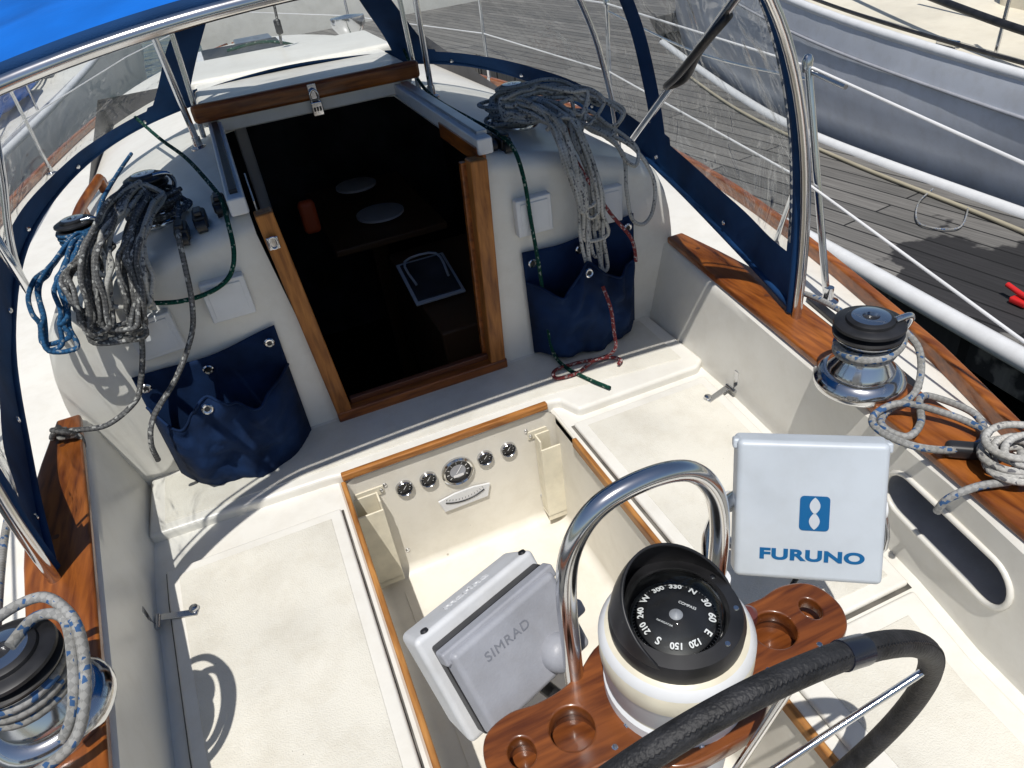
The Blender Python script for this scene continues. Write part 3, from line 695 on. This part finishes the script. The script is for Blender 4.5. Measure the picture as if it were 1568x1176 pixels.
def plate(name,loops,z,ext,bevel,mat,parent):
    cu=bpy.data.curves.new(name,'CURVE');cu.dimensions='2D';cu.fill_mode='BOTH';cu.extrude=ext;cu.bevel_depth=bevel;cu.bevel_resolution=2
    for lp in loops:
        sp=cu.splines.new('POLY');sp.points.add(len(lp)-1);sp.use_cyclic_u=True
        for k,(x,y) in enumerate(lp):sp.points[k].co=(x,y,0,1)
    o=bpy.data.objects.new('tmpc',cu);COL.objects.link(o)
    dg=bpy.context.evaluated_depsgraph_get();me=bpy.data.meshes.new_from_object(o.evaluated_get(dg));bpy.data.objects.remove(o)
    me.transform(Matrix.Translation((0,0,z)));me.materials.clear();me.materials.append(mat)
    ob=bpy.data.objects.new(name,me);COL.objects.link(ob);ob.parent=parent
    return ob
plate('top_board',[outl,circ(px-.145,py+.0,.031),circ(px-.212,py,.022,sx=.9),circ(px+.155,py,.031),circ(px+.218,py+.005,.020,sx=.8)],.445,.008,.003,TRAY,tray)
plate('bottom_board',[[(px+(x-px)*.97,py+(y-py)*.9) for x,y in outl],circ(px+.218,py+.005,.018)],.410,.004,.002,TRAY,tray)
for dx in (-.145,.155,-.212):
    r=.032 if abs(dx)<.2 else .022
    lathe('cup_wall',[(r,.412),(r,.440)],(px+dx,py,0),TRAY,tray,seg=28)
for dx in (-.18,-.11,.11,.19):
    lathe('brass_screw',[(0,0),(.004,0),(.003,.001),(0,.0012)],(px+dx,py-.043,.456),CHR,tray,seg=10)
lathe('throttle_knob',[(0,.46),(.011,.46),(.013,.475),(.012,.487),(.006,.492),(0,.492)],(px+.125,py+.02,0),pm('brown_knob',(.12,.035,.03),.3),ped,seg=24)
# ================================================================== STEERING WHEEL
wh=empty('steering_wheel')
nw=V((0,1,.135)).normalized();up=V((0,-.135,1)).normalized();C0=V((.290,.340,.298));RW_=.344
def wp(a,r):return C0+(V((1,0,0))*math.cos(a)+up*math.sin(a))*r
ring=[wp(2*math.pi*k/96,RW_) for k in range(96)]
tube('leather_rim',ring,.0148,LEA,wh,n=1,closed=True,seg=18)
sp=[]
for k in range(700):
    a=2*math.pi*k/700;rad=V((1,0,0))*math.cos(a)+up*math.sin(a);b=(k%2)*.16+.5
    sp.append(wp(a,RW_)+(rad*math.cos(b)-nw*math.sin(b))*.0151)
tube('stitching',sp,.0009,BLK,wh,n=1,closed=True,seg=5)
tube('tape_wrap',[wp(1.13+.02*k,RW_) for k in range(6)],.0162,pm('glossy_black_tape',(.015,.018,.03),.2),wh,n=2,seg=18)
for k in range(6):
    a=math.radians(20+60*k);tube('spoke_%d'%k,[wp(a,.03),wp(a,RW_-.005)],.0048,CHR,wh,smooth=False)
lathe('hub',[(0,-.03),(.03,-.03),(.036,-.02),(.036,.02),(.028,.05),(0,.05)],None,CHR,wh,mw=frame(C0,V((1,0,0)),up,-nw),seg=32)
tube('shaft',[C0,C0+nw*.09],.014,CHR,wh,smooth=False)
# ================================================================== CHART PLOTTER
pl=empty('chart_plotter')
T_=math.radians(32);e1=V((.94,.342,0)).normalized();n_=V((e1.y*math.cos(T_),-e1.x*math.cos(T_),math.sin(T_)));e3=n_.cross(e1)
if e3.z<0:e3=-e3
PM=frame((.140,.556,.470),e1,e3,n_)@Matrix.Scale(1.10,4)
def tbox(name,w,h,z0,z1,mat,par,M,sc0=(1,1),sc1=(1,1),b=.008,off=(0,0)):
    vs=[]
    for z,s_ in ((z0,sc0),(z1,sc1)):
        for sx,sy in ((-1,-1),(1,-1),(1,1),(-1,1)):vs.append(M@V((off[0]+sx*w/2*s_[0],off[1]+sy*h/2*s_[1],z)))
    fs=[(0,3,2,1),(4,5,6,7),(0,1,5,4),(1,2,6,5),(2,3,7,6),(3,0,4,7)]
    o=mk(name,vs,fs,mat,par,smooth=False);bev(o,b,4);return o
tbox('sun_cover',.172,.118,-.012,.012,GRP,pl,PM,(1,1),(.94,.92),.007)
tbox('cover_ledge',.178,.018,-.016,.004,GRP,pl,PM,off=(0,.052),b=.004)
lathe('cover_knob',[(.024,.010),(.024,.020),(.020,.030),(.012,.035),(0,.036)],None,GRP,pl,mw=PM@Matrix.Translation((.035,-.030,0)),seg=28)
tbox('cover_side_boss',.03,.02,-.01,.008,GRP,pl,PM,off=(.086,-.01),b=.006)
tbox('display_bezel',.170,.122,-.034,-.012,BLK,pl,PM,b=.004)
tbox('housing',.192,.150,-.098,-.032,GRL,pl,PM,(.94,.90),(1,1),.009,off=(-.004,.004))
tbox('housing_back',.15,.12,-.118,-.098,GRL,pl,PM,(.8,.8),(1,1),.008,off=(-.004,.004))
text('cover_logo','SIMRAD',.0165,PM@Matrix.Translation((-.014,.026,.0122)),GINK,pl,.0008,.0,sx=1.1,sp=1.12)
ht=frame(PM@V((-.004,.0758,-.062)),e1,-n_,e3)
text('housing_logo','marine',.022,ht,WHP,pl,.0010,.0004,sx=1.3)
for x in (-.08,.08):
    lathe('housing_screw',[(0,0),(.006,0),(.005,.003),(0,.004)],None,BLK,pl,mw=frame(PM@V((x,.078,-.040)),e1,-n_,e3),seg=12)
# ================================================================== RADAR DISPLAY
rd=empty('radar_display')
g1=V((.835,-.55,0)).normalized();tl=math.radians(26);gn=V((g1.y*math.cos(tl),-g1.x*math.cos(tl),math.sin(tl)));g3=gn.cross(g1)
if g3.z<0:g3=-g3
RM=frame((.640,.580,.450),g1,g3,gn)@Matrix.Scale(1.04,4)
tbox('front_cover',.216,.222,-.045,.0,RWHITE,rd,RM,(1.01,1.01),(.975,.975),.009)
tbox('cover_step',.224,.016,-.034,-.012,RWHITE,rd,RM,off=(0,.100),b=.004)
tbox('housing',.206,.212,-.10,-.044,GRL,rd,RM,(.92,.92),(1,1),.012)
for s in (-1,1):
    lathe('bracket_knob',[(0,0),(.016,0),(.018,.008),(.015,.018),(0,.020)],None,WHP,rd,mw=frame(RM@V((s*.104,-.01,-.065)),gn,g3,g1*s),seg=20)
tube('yoke',[RM@V((-.118,-.01,-.065)),RM@V((-.118,-.09,-.08)),RM@V((0,-.10,-.11)),RM@V((.118,-.09,-.08)),RM@V((.118,-.01,-.065))],.006,CHR,rd,n=5)
text('cover_name','FURUNO',.0235,RM@Matrix.Translation((.004,-.068,.0006)),INK,rd,.0003,.0010,sx=1.5,sp=1.06)
def flat(name,loops,M,mat,par,ext=.0003):
    o=plate(name,loops,0,ext,0,mat,par);o.data.transform(M);return o
def rrect(w,h,r):
    P=[]
    for cx,cy,a0 in ((w-r,h-r,0),(-w+r,h-r,90),(-w+r,-h+r,180),(w-r,-h+r,270)):
        for k in range(6):
            a=math.radians(a0+k*18);P.append((cx+r*math.cos(a),cy+r*math.sin(a)))
    return P
def petal(y0,y1,w,n=12):
    L=[(w*math.sin(math.pi*k/n)**.8,y0+(y1-y0)*k/n) for k in range(n+1)]
    return L+[(-x,y) for x,y in reversed(L[1:-1])]
flat('logo_square',[rrect(.021,.027,.006)],RM@Matrix.Translation((.006,.0,.0008)),INK,rd)
flat('logo_figure_a',[petal(-.025,.001,.0075)],RM@Matrix.Translation((.006,0,.0016)),RWHITE,rd)
flat('logo_figure_b',[petal(-.001,.025,.0075)],RM@Matrix.Translation((.006,0,.0016)),RWHITE,rd)
tube('power_cable',[RM@V((.07,-.05,-.09)),(.77,.66,.34),(.74,.66,.2),(.60,.62,.05),(.45,.52,-.1)],.005,BLK,rd)
# ================================================================== ROPES
def rope(name,pts,r,mat,parent=None,n=8):return tube(name,pts,r,mat,parent,n=n,seg=9)
def hank(name,path,cnt,w0,w1,r,mat,seed,lift=.03):
    rnd=random.Random(seed);P=cr(path,10);m=len(P);pts=[]
    for c in range(cnt):
        end=rnd.uniform(.70,1.0);start=rnd.uniform(0,.10)
        wl=rnd.uniform(.3,1)*rnd.choice((-1,1));wr_=rnd.uniform(.3,1)*rnd.choice((-1,1))
        lf=rnd.uniform(0,1)*lift;ph=rnd.uniform(0,9);ph2=rnd.uniform(0,9)
        K=9
        for leg,(wx,phh) in enumerate(((wl,ph),(wr_,ph2))):
            for k in range(K):
                t=start+(end-start)*(k/(K-1) if leg==0 else 1-k/(K-1))
                i=min(m-1,int(t*(m-1)));Tn=(P[min(i+1,m-1)]-P[max(i-1,0)]).normalized()
                side=Tn.cross(V((0,-.8,.6)))
                side=side.normalized() if side.length>.15 else V((1,0,0))
                out_=side.cross(Tn);out_= out_ if out_.dot(V((0,-.8,.6)))>0 else -out_
                wd=(w0+(w1-w0)*math.sin(math.pi*min(1,t/max(end,.1))*.62))/2
                nz=V((mnoise.noise(V((phh,t*5,1))),mnoise.noise(V((phh,t*5,7))),mnoise.noise(V((phh,t*5,3)))))*.022
                pts.append(P[i]+side*wd*wx+out_*(lf+.004)+nz)
    return tube(name,pts,r,mat,None,n=5,seg=8)
def pile(name,c,rx,ry,cnt,r,mat,seed,h=.05,tilt=(0,0),ang=0,mins=.35):
    pts=[];K=10
    for k in range(cnt*K):
        t=k/K;a=2*math.pi*t
        s=.80+.45*mnoise.noise(V((t*.9,seed,0)))+.25*mnoise.noise(V((t*2.3,seed,5)))
        s=max(mins,min(1.15,s))
        ox=mnoise.noise(V((t*.5,seed,11)))*rx*.6;oy=mnoise.noise(V((t*.5,seed,17)))*ry*.6
        x=rx*s*math.cos(a)+ox;y=ry*s*math.sin(a)+oy
        X=x*math.cos(ang)-y*math.sin(ang);Y=x*math.sin(ang)+y*math.cos(ang)
        z=h*k/(cnt*K)+.010*mnoise.noise(V((t*3,seed,23)))+tilt[0]*X+tilt[1]*Y
        pts.append((c[0]+X,c[1]+Y,c[2]+z))
    return tube(name,pts,r,mat,None,n=4,seg=8)
# port lines
rope('green_halyard',[(-.30,3.02,.76),(-.22,2.7,.735),(-.15,2.4,.735),(-.10,2.1,.735),(-.075,1.93,.725),(-.075,1.85,.70),(-.085,1.805,.63),(-.115,1.80,.575),(-.17,1.80,.548),(-.25,1.80,.545),(-.34,1.81,.565)],.006,RGN)
rope('flecked_control_line',[(-.19,2.2,.70),(-.19,1.95,.70),(-.195,1.84,.69),(-.205,1.80,.62),(-.22,1.79,.54),(-.25,1.78,.46),(-.32,1.74,.375),(-.40,1.70,.31),(-.43,1.68,.25),(-.44,1.70,.18)],.007,RD)
rope('flecked_sheet_line',[(-.27,2.06,.73),(-.31,1.92,.71),(-.335,1.82,.655),(-.345,1.79,.56),(-.37,1.785,.46),(-.41,1.775,.37),(-.44,1.76,.33),(-.52,1.74,.302),(-.60,1.73,.325),(-.61,1.70,.33),(-.575,1.71,.31),(-.585,1.69,.25),(-.57,1.67,.19)],.007,RD)
rope('line_knot',[(-.60,1.73,.33),(-.62,1.71,.35),(-.59,1.69,.345),(-.585,1.72,.315),(-.615,1.735,.31),(-.63,1.71,.33),(-.60,1.70,.36)],.007,RD)
pile('coiled_halyard',(-.25,2.11,.665),.085,.085,7,.0062,RD,2,.07,(0,0),0,.72)
hank('coiled_halyard',[(-.26,2.03,.75),(-.30,1.92,.735),(-.34,1.84,.695),(-.365,1.79,.62),(-.385,1.78,.55),(-.40,1.77,.485)],7,.05,.12,.0062,RD,12,.03)
hank('coiled_halyard',[(-.23,2.05,.75),(-.28,1.93,.745),(-.32,1.85,.70),(-.345,1.80,.63),(-.36,1.785,.57)],4,.05,.12,.0062,RG,15,.04)
hank('coiled_halyard',[(-.38,1.98,.67),(-.42,1.87,.66),(-.435,1.81,.60),(-.44,1.78,.50)],4,.04,.08,.0062,RD,19,.03)
hank('blue_coiled_line',[(-.45,2.10,.66),(-.49,1.96,.65),(-.51,1.86,.63),(-.525,1.80,.57),(-.53,1.78,.50)],4,.04,.09,.006,RB,4,.03)
def wraps(c,z0,r0,nw_,r,mat,name):
    pts=[]
    for k in range(nw_*12+1):
        a=2*math.pi*k/12;pts.append((c[0]+r0*math.cos(a),c[1]+r0*math.sin(a),z0+k/12*r*1.9))
    return tube(name,pts,r,mat,None,n=2,seg=8)
wraps((-.46,2.15),.62,.050,5,.006,RB,'winch_wrap')
wraps((.87,2.24),.69,.046,3,.0062,RG,'winch_wrap')
wraps((-.545,.90),.374,.062,3,.0085,RW,'winch_wrap')
rope('blue_guy_line',[(-.33,2.75,.70),(-.36,2.55,.70),(-.40,2.3,.69),(-.42,2.2,.66)],.006,RB)
# starboard lines
rope('green_halyard',[(.74,3.05,.80),(.70,2.75,.74),(.66,2.4,.74),(.67,2.1,.735),(.69,1.93,.725),(.70,1.84,.70),(.705,1.80,.62),(.712,1.80,.5),(.718,1.79,.36),(.722,1.785,.22),(.722,1.76,.075),(.735,1.70,.04),(.765,1.61,.038),(.80,1.53,.038)],.006,RGN)
hank('coiled_halyard',[(.83,2.06,.74),(.85,1.97,.74),(.865,1.88,.72),(.875,1.82,.66),(.88,1.785,.56),(.885,1.775,.44),(.89,1.77,.29)],10,.05,.090,.0060,RG,21,.03)
pile('coiled_halyard',(.86,2.20,.665),.11,.095,6,.0060,RG,22,.06,(-.1,0),.3,.7)
hank('coiled_halyard',[(.80,2.24,.71),(.87,2.14,.735),(.94,2.05,.73),(1.01,1.97,.70),(1.07,1.90,.65)],8,.06,.13,.0060,RG,25,.035)
hank('coiled_halyard',[(.76,2.05,.74),(.83,2.02,.745),(.91,1.98,.73),(.99,1.95,.70)],6,.06,.11,.0060,RG,27,.03)
rope('hank_gasket',[(.83,1.90,.71),(.86,1.86,.745),(.90,1.85,.73),(.905,1.87,.71),(.87,1.88,.75),(.83,1.89,.72)],.0060,RG)
rope('halyard_tail',[(.98,1.93,.68),(1.03,1.83,.62),(1.02,1.79,.52),(1.03,1.78,.43),(1.07,1.78,.40),(1.11,1.79,.43),(1.12,1.80,.52),(1.08,1.83,.61),(1.02,1.88,.66),(.96,1.92,.69)],.006,RG)
rope('halyard_tail',[(.95,1.95,.70),(1.01,1.85,.655),(1.03,1.81,.60),(1.06,1.80,.58),(1.08,1.83,.62),(1.04,1.89,.67),(.99,1.95,.70)],.006,RG)
rope('red_control_line',[(.84,1.92,.74),(.86,1.80,.65),(.90,1.77,.56),(.95,1.76,.47),(1.01,1.75,.38),(1.025,1.75,.30)],.0055,RR)
rope('red_control_line',[(.88,1.70,.28),(.885,1.665,.22),(.89,1.66,.14),(.89,1.655,.08),(.86,1.68,.042),(.78,1.70,.04),(.70,1.70,.04),(.685,1.66,.04),(.75,1.65,.04),(.82,1.67,.048),(.88,1.67,.04),(.90,1.64,.04),(.88,1.62,.045)],.0055,RR)
for x,y in ((-.19,1.90),(-.14,1.93),(-.085,1.98),(.66,1.95),(.70,1.93)):
    e=empty('rope_clutch');z=zt(x-CX)
    box('body',(.034,.08,.035),(x,y,z+.018),BLK,e,.008);box('lever',(.02,.05,.012),(x,y-.015,z+.042),BLK,e,.004)
    lathe('sheave',[(0,-.012),(.016,-.012),(.016,.012),(0,.012)],None,BLK,e,mw=frame((x,y-.045,z+.012),V((0,1,0)),V((0,0,1)),V((1,0,0))),seg=16)
rope('genoa_sheet',[(1.30,1.75,.19),(1.24,1.25,.34),(1.17,.985,.385),(1.12,.995,.395),(1.055,.965,.40),(1.05,.90,.405),(1.10,.87,.41),(1.16,.89,.42),(1.175,.94,.435)],.0075,RW)
rope('genoa_sheet_tail',[(1.175,.94,.44),(1.185,.87,.40),(1.14,.82,.34),(1.06,.815,.32),(1.015,.78,.325),(1.03,.735,.325),(1.08,.75,.33),(1.13,.80,.335),(1.17,.80,.325),(1.19,.72,.325),(1.14,.66,.325),(1.07,.66,.33),(1.01,.70,.335),(.995,.77,.33),(1.02,.81,.33),(1.08,.80,.345),(1.14,.73,.335),(1.16,.66,.33)],.0075,RW)
rope('genoa_sheet_tail',[(1.16,.60,.33),(1.10,.56,.325),(1.03,.58,.32),(.995,.60,.29),(.99,.61,.25)],.0075,RW)
wraps((1.105,.935),.385,.058,2,.0075,RW,'winch_wrap')
pile('coiled_sheet',(1.13,.585,.325),.07,.055,7,.007,RG,31,.05)
box('jam_cleat',(.03,.10,.03),(1.10,.645,.325),BLK,boat,.01,rz=.9)
rope('genoa_sheet_tail',[(-.60,.93,.44),(-.57,.97,.47),(-.50,.98,.48),(-.455,.93,.47),(-.44,.87,.45),(-.45,.81,.41),(-.48,.78,.37),(-.54,.77,.35),(-.62,.78,.34)],.0085,RW)
rope('genoa_sheet_tail',[(-.53,.90,.478),(-.50,.94,.478),(-.465,.93,.465),(-.455,.86,.445),(-.47,.81,.40),(-.50,.80,.36)],.0085,RW)
rope('genoa_sheet',[(-.80,1.9,.18),(-.74,1.5,.25),(-.66,1.15,.33),(-.61,.99,.38),(-.56,.97,.39)],.0085,RW)
# ================================================================== LIFELINES
ll=empty('lifeline')
def stanchion(b,t,brace=None):
    e=empty('stanchion')
    tube('post',[b,t],.0105,CHR,e,smooth=False,seg=14)
    lathe('foot',[(.032,0),(.032,.006),(.016,.014),(.014,.05),(0,.05)],b,CHR,e,seg=24)
    lathe('cap',[(.014,-.03),(.015,0),(.010,.012),(0,.015)],t,CHR,e,seg=20)
    if brace:tube('brace',[brace,V(b).lerp(V(t),.72)],.009,CHR,e,smooth=False)
stanchion((1.50,1.435,.15),(1.47,1.60,.82),(1.66,1.86,.15))
stanchion((1.80,3.3,.15),(1.80,3.3,.80));stanchion((1.78,5.0,.15),(1.78,5.0,.80));stanchion((1.3,7.2,.15),(1.3,7.2,.8))
stanchion((-1.02,1.9,.15),(-1.0,1.9,.80));stanchion((-1.2,3.3,.15),(-1.2,3.3,.80));stanchion((-1.1,5.2,.15),(-1.1,5.2,.8))
WIRE=pm('white_lifeline_wire',(.75,.75,.75),.4)
for z,zz in ((.80,.70),(.50,.36)):
    tube('wire_starboard',[(1.30,.35,zz),(1.475,1.58,z),(1.80,3.3,z-.02),(1.78,5.0,z-.02),(1.3,7.2,z-.02),(.4,9.2,z)],.0042,WIRE,ll,smooth=False,seg=6)
    tube('wire_port',[(-.72,.35,zz),(-1.0,1.9,z-.02),(-1.2,3.3,z-.02),(-1.1,5.2,z-.02),(-.6,7.2,z-.02),(.2,9.2,z)],.0042,WIRE,ll,smooth=False,seg=6)
tube('turnbuckle',[(1.475,1.58,.79),(1.455,1.44,.780)],.007,CHR,ll,smooth=False)
tube('gate_strap',[(1.475,1.60,.77),(1.60,2.3,.73),(1.80,3.3,.75)],.004,CHR,ll)
# ================================================================== DOCK
prism('dock',[(2.45,-6),(2.62,0),(2.72,1.5),(2.86,3.15),(3.15,7),(3.3,9.6),(1.2,10.2),(1.2,14.5),(16,14.5),(16,9.6),(5.9,9.6),(5.1,8),(4.3,5.6),(3.95,4.2),(3.80,2.3),(3.7,0),(3.6,-6)],-.75,-.5,DOCK,None,.01)
fr=[(2.44,-6),(2.61,0),(2.71,1.5),(2.85,3.15),(3.14,7)]
e=empty('dock_edge_bumper')
tube('near_rail',[(x-.02,y,-.54) for x,y in fr],.045,WHP,e)
tube('far_rail',[(x,y,-.50) for x,y in ((3.6,-6),(3.7,0),(3.80,2.3),(3.95,4.2),(4.3,5.6),(5.1,8))],.04,WHP,e)
tube('water_hose',[(3.3,-1,-.485),(3.45,1,-.485),(3.62,2.4,-.485),(3.72,3.6,-.485),(3.95,5.0,-.485),(4.4,6.5,-.485)],.012,pm('hose_tan',(.40,.36,.26),.6),None)
rope('mooring_line',[(3.72,2.9,-.48),(3.5,2.8,-.485),(3.3,2.6,-.485),(3.4,2.45,-.485),(3.65,2.6,-.48)],.005,RW)
e=empty('dock_cleat')
box('foot',(.05,.08,.03),(2.98,1.77,-.48),RED,e,.01);tube('horns',[(2.97,1.68,-.44),(2.98,1.74,-.45),(2.99,1.79,-.45),(3.0,1.86,-.44)],.012,RED,e)
# ================================================================== NEIGHBOUR BOATS
def hullboat(name,side,deckmat,hullmat,inner,gz,half,zb=-1.0):
    e=empty(name);rows=[];dk=[]
    for (x,y) in inner:
        g=lerp(gz,y);c=lerp(half,y)
        rows.append([(x+side*.16,y,zb),(x+side*.06,y,-.5),(x-side*.01,y,-.25),(x-side*.03,y,-.05),(x,y,g)])
        dk.append([(x,y,g),(x+side*.06,y,g+.03),(x+side*.12,y,g+.01),(x+side*c,y,g+.05),(x+side*2*c-side*.1,y,g),(x+side*2*c,y,g),(x+side*2*c,y,zb)])
    strip('hull_side',rows,hullmat,e);strip('deck',dk,deckmat,e)
    tube('gunwale_rail',[(x+side*.02,y,lerp(gz,y)+.02) for x,y in inner],.03,WHP,e)
    return e
inner=[(p.x,p.y) for p in cr([(x,y,0) for x,y in ((3.80,-5),(3.84,-2),(3.87,0),(3.90,2.3),(4.03,4.2),(4.42,5.8),(5.2,7.8),(6.2,9.3))],5)]
GZ=[(-5,0.0),(0,.02),(2.4,.10),(5,.33),(9,.62)]
nb=hullboat('moored_sailboat',1,NDECK,NHULL,inner,GZ,[(-5,1.5),(4,1.6),(7,.9),(9.3,.02)])
tube('hull_stripe',[(x-.034,y,lerp(GZ,y)-.16) for x,y in inner],.010,GRP,nb)
box('cabin',(1.5,4.2,.45),(5.6,1.6,.30),NDECK,nb,.08,rz=-.05)
for y,z in ((0.4,.35),(1.4,.38),(2.4,.38)):box('cabin_window',(.02,.6,.14),(4.845+y*.05,y,z-.03),BLK,nb,.01,rz=-.05)
tube('grab_rail',[(4.5,1.0,.36),(4.55,2.6,.40),(4.62,4.0,.45)],.012,BLK,nb)
tube('black_pole',[(3.93,1.6,.27),(3.96,2.2,.29),(4.02,2.78,.33),(4.2,3.6,.42),(4.5,4.6,.52)],.022,BLK,nb)
tube('toe_rail_track',[(x+.10,y,lerp(GZ,y)+.05) for x,y in inner],.012,BLK,nb)
for y in (1.0,3.0,5.0):
    x=lerp([(0,3.87),(2.3,3.9),(4.2,4.03),(5.8,4.42)],y)+.15;g=lerp(GZ,y)
    tube('stanchion_%d'%y,[(x,y,g),(x,y,g+.62)],.011,CHR,nb,smooth=False)
    box('fairlead_%d'%y,(.05,.14,.05),(x-.02,y+.3,g+.05),CHR,nb,.012)
tube('lifeline_upper',[(3.95,-2,.62),(4.02,1,.66),(4.07,3,.78),(4.35,5,.95),(5.6,8,1.2)],.005,WIRE,nb,seg=6)
innp=[(p.x,p.y) for p in cr([(-2.0,-4,0),(-1.95,0,0),(-1.85,3,0),(-1.55,5.5,0),(-1.25,8,0),(-1.0,11,0),(-.9,14,0),(-1.2,18,0)],5)]
nbp=hullboat('moored_sailboat',-1,GEL,GEL,innp,[(-4,.05),(4,.10),(9,.2),(18,.4)],[(-4,1.9),(4,2.0),(12,1.9),(18,.6)])
box('cabin',(1.7,6.,.4),(-3.3,8.2,.30),GEL,nbp,.12,rz=-.1)
for k in range(3):box('cabin_window_%d'%k,(.02,.9,.13),(-2.44+.12*k,6.6+k*1.5,.34),BLK,nbp,.01,rz=-.1)
tube('toe_rail',[(x-.08,y,.12+.012*max(0,y-2)) for x,y in innp],.018,GRP,nbp)
for k,y in enumerate((3.2,5.2,7.4,9.8)):
    x=lerp([(3,-1.85),(5.5,-1.55),(8,-1.25),(11,-1.0)],y)-.12
    tube('stanchion_%d'%k,[(x,y,.1),(x,y,.75)],.012,CHR,nbp,smooth=False)
tube('lifeline',[(-1.97,3.2,.75),(-1.7,5.2,.75),(-1.45,7.4,.75),(-1.22,9.8,.78)],.005,WIRE,nbp)
for k,(x,y) in enumerate(((-1.95,5.4),(-1.7,9.2),(-2.2,11.2))):box('deck_hatch_%d'%k,(.4,.5,.07),(x,y,.20+.01*y),GRP,nbp,.02)
for k in range(6):
    tube('deck_line_%d'%k,[(-2.1-k*.10,4.2+k*.5,.17),(-1.85,5.6+k*.3,.2),(-1.9-k*.08,6.9,.22),(-1.55-.05*k,8.4,.26),(-1.7,10.5+.4*k,.32)],.011,(RB,RG,RD)[k%3],nbp)
for k in range(4):
    tube('rigging_%d'%k,[(-1.6-k*.35,6+k*.8,.2),(-2.2-k*.3,8+k*.5,2.6)],.006,CHR,nbp,smooth=False)
def lumpy(name,path,r,mat,par,seed):
    P=cr(path,8);vs=[];fs=[];S=16
    for i,p in enumerate(P):
        t=i/(len(P)-1);e=max(.15,math.sin(math.pi*min(max(t,.02),.98))**.35)
        d=(P[min(i+1,len(P)-1)]-P[max(i-1,0)]).normalized();sd=d.cross(V((0,0,1))).normalized()
        for k in range(S):
            a=2*math.pi*k/S;q=r*e*(1+.35*mnoise.noise(V((t*6,math.cos(a)*1.5+seed,math.sin(a)*1.5))))
            vs.append(p+sd*q*math.cos(a)+V((0,0,1))*q*.75*math.sin(a))
    for i in range(len(P)-1):
        for k in range(S):fs.append((i*S+k,i*S+(k+1)%S,(i+1)*S+(k+1)%S,(i+1)*S+k))
    return mk(name,vs,fs,mat,par,sharp=0)
lumpy('folded_blue_sail',[(-2.0,6.2,.28),(-1.85,6.9,.33),(-1.72,7.6,.33),(-1.62,8.4,.30)],.17,RBLUE,nbp,3)
inf=[(p.x,p.y) for p in cr([(0,15.4,0),(3,15.2,0),(6,15.2,0),(10,15.8,0)],4)]
e=empty('moored_motorboat')
rows=[[(x,y,-1),(x,y-.1,.3),(x,y,.7),(x,y+3,.75)] for x,y in inf];strip('hull',rows,GEL,e)
box('cabin',(5,1.6,.8),(4.6,17,1.1),GEL,e,.2);box('windows',(4.6,.05,.3),(4.6,16.19,1.15),BLK,e,.02)
# ================================================================== WATER
mk('water',[(-400,-400,-.95),(400,-400,-.95),(400,400,-.95),(-400,400,-.95)],[(0,1,2,3)],WATER,None,smooth=False)
# ================================================================== CAMERA, LIGHT
f=1087.;p=math.radians(35.1);yw=math.radians(18.);r=math.radians(8.2)
h=V((math.sin(yw),math.cos(yw),0));R0=V((math.cos(yw),-math.sin(yw),0));Z=V((0,0,1))
F=h*math.cos(p)-Z*math.sin(p);U0=h*math.sin(p)+Z*math.cos(p)
R=R0*math.cos(r)-U0*math.sin(r);U=R0*math.sin(r)+U0*math.cos(r)
cam=bpy.data.cameras.new('camera');co=bpy.data.objects.new('camera',cam);COL.objects.link(co)
cam.sensor_width=36;cam.lens=36*f/1568;cam.clip_start=.02;cam.clip_end=2000
co.matrix_world=frame((0,0,1.3),R,U,-F);sc.camera=co
SD=V((-.20,-.38,1)).normalized()
sl=bpy.data.lights.new('sun','SUN');sl.energy=4.0;sl.angle=math.radians(.5);sl.color=(1,.965,.91)
so=bpy.data.objects.new('sun',sl);COL.objects.link(so);so.rotation_euler=SD.to_track_quat('Z','Y').to_euler();so.location=(0,0,20)
w=bpy.data.worlds.new('World');sc.world=w;w.use_nodes=True;nt=w.node_tree
sk=nt.nodes.new('ShaderNodeTexSky');sk.sky_type='NISHITA';sk.sun_disc=False
sk.sun_elevation=math.asin(SD.z);sk.sun_rotation=math.atan2(SD.x,SD.y)
bg=nt.nodes['Background'];bg.inputs['Strength'].default_value=.08;nt.links.new(sk.outputs[0],bg.inputs[0])
sc.view_settings.view_transform='Standard';sc.view_settings.look='None';sc.view_settings.exposure=0
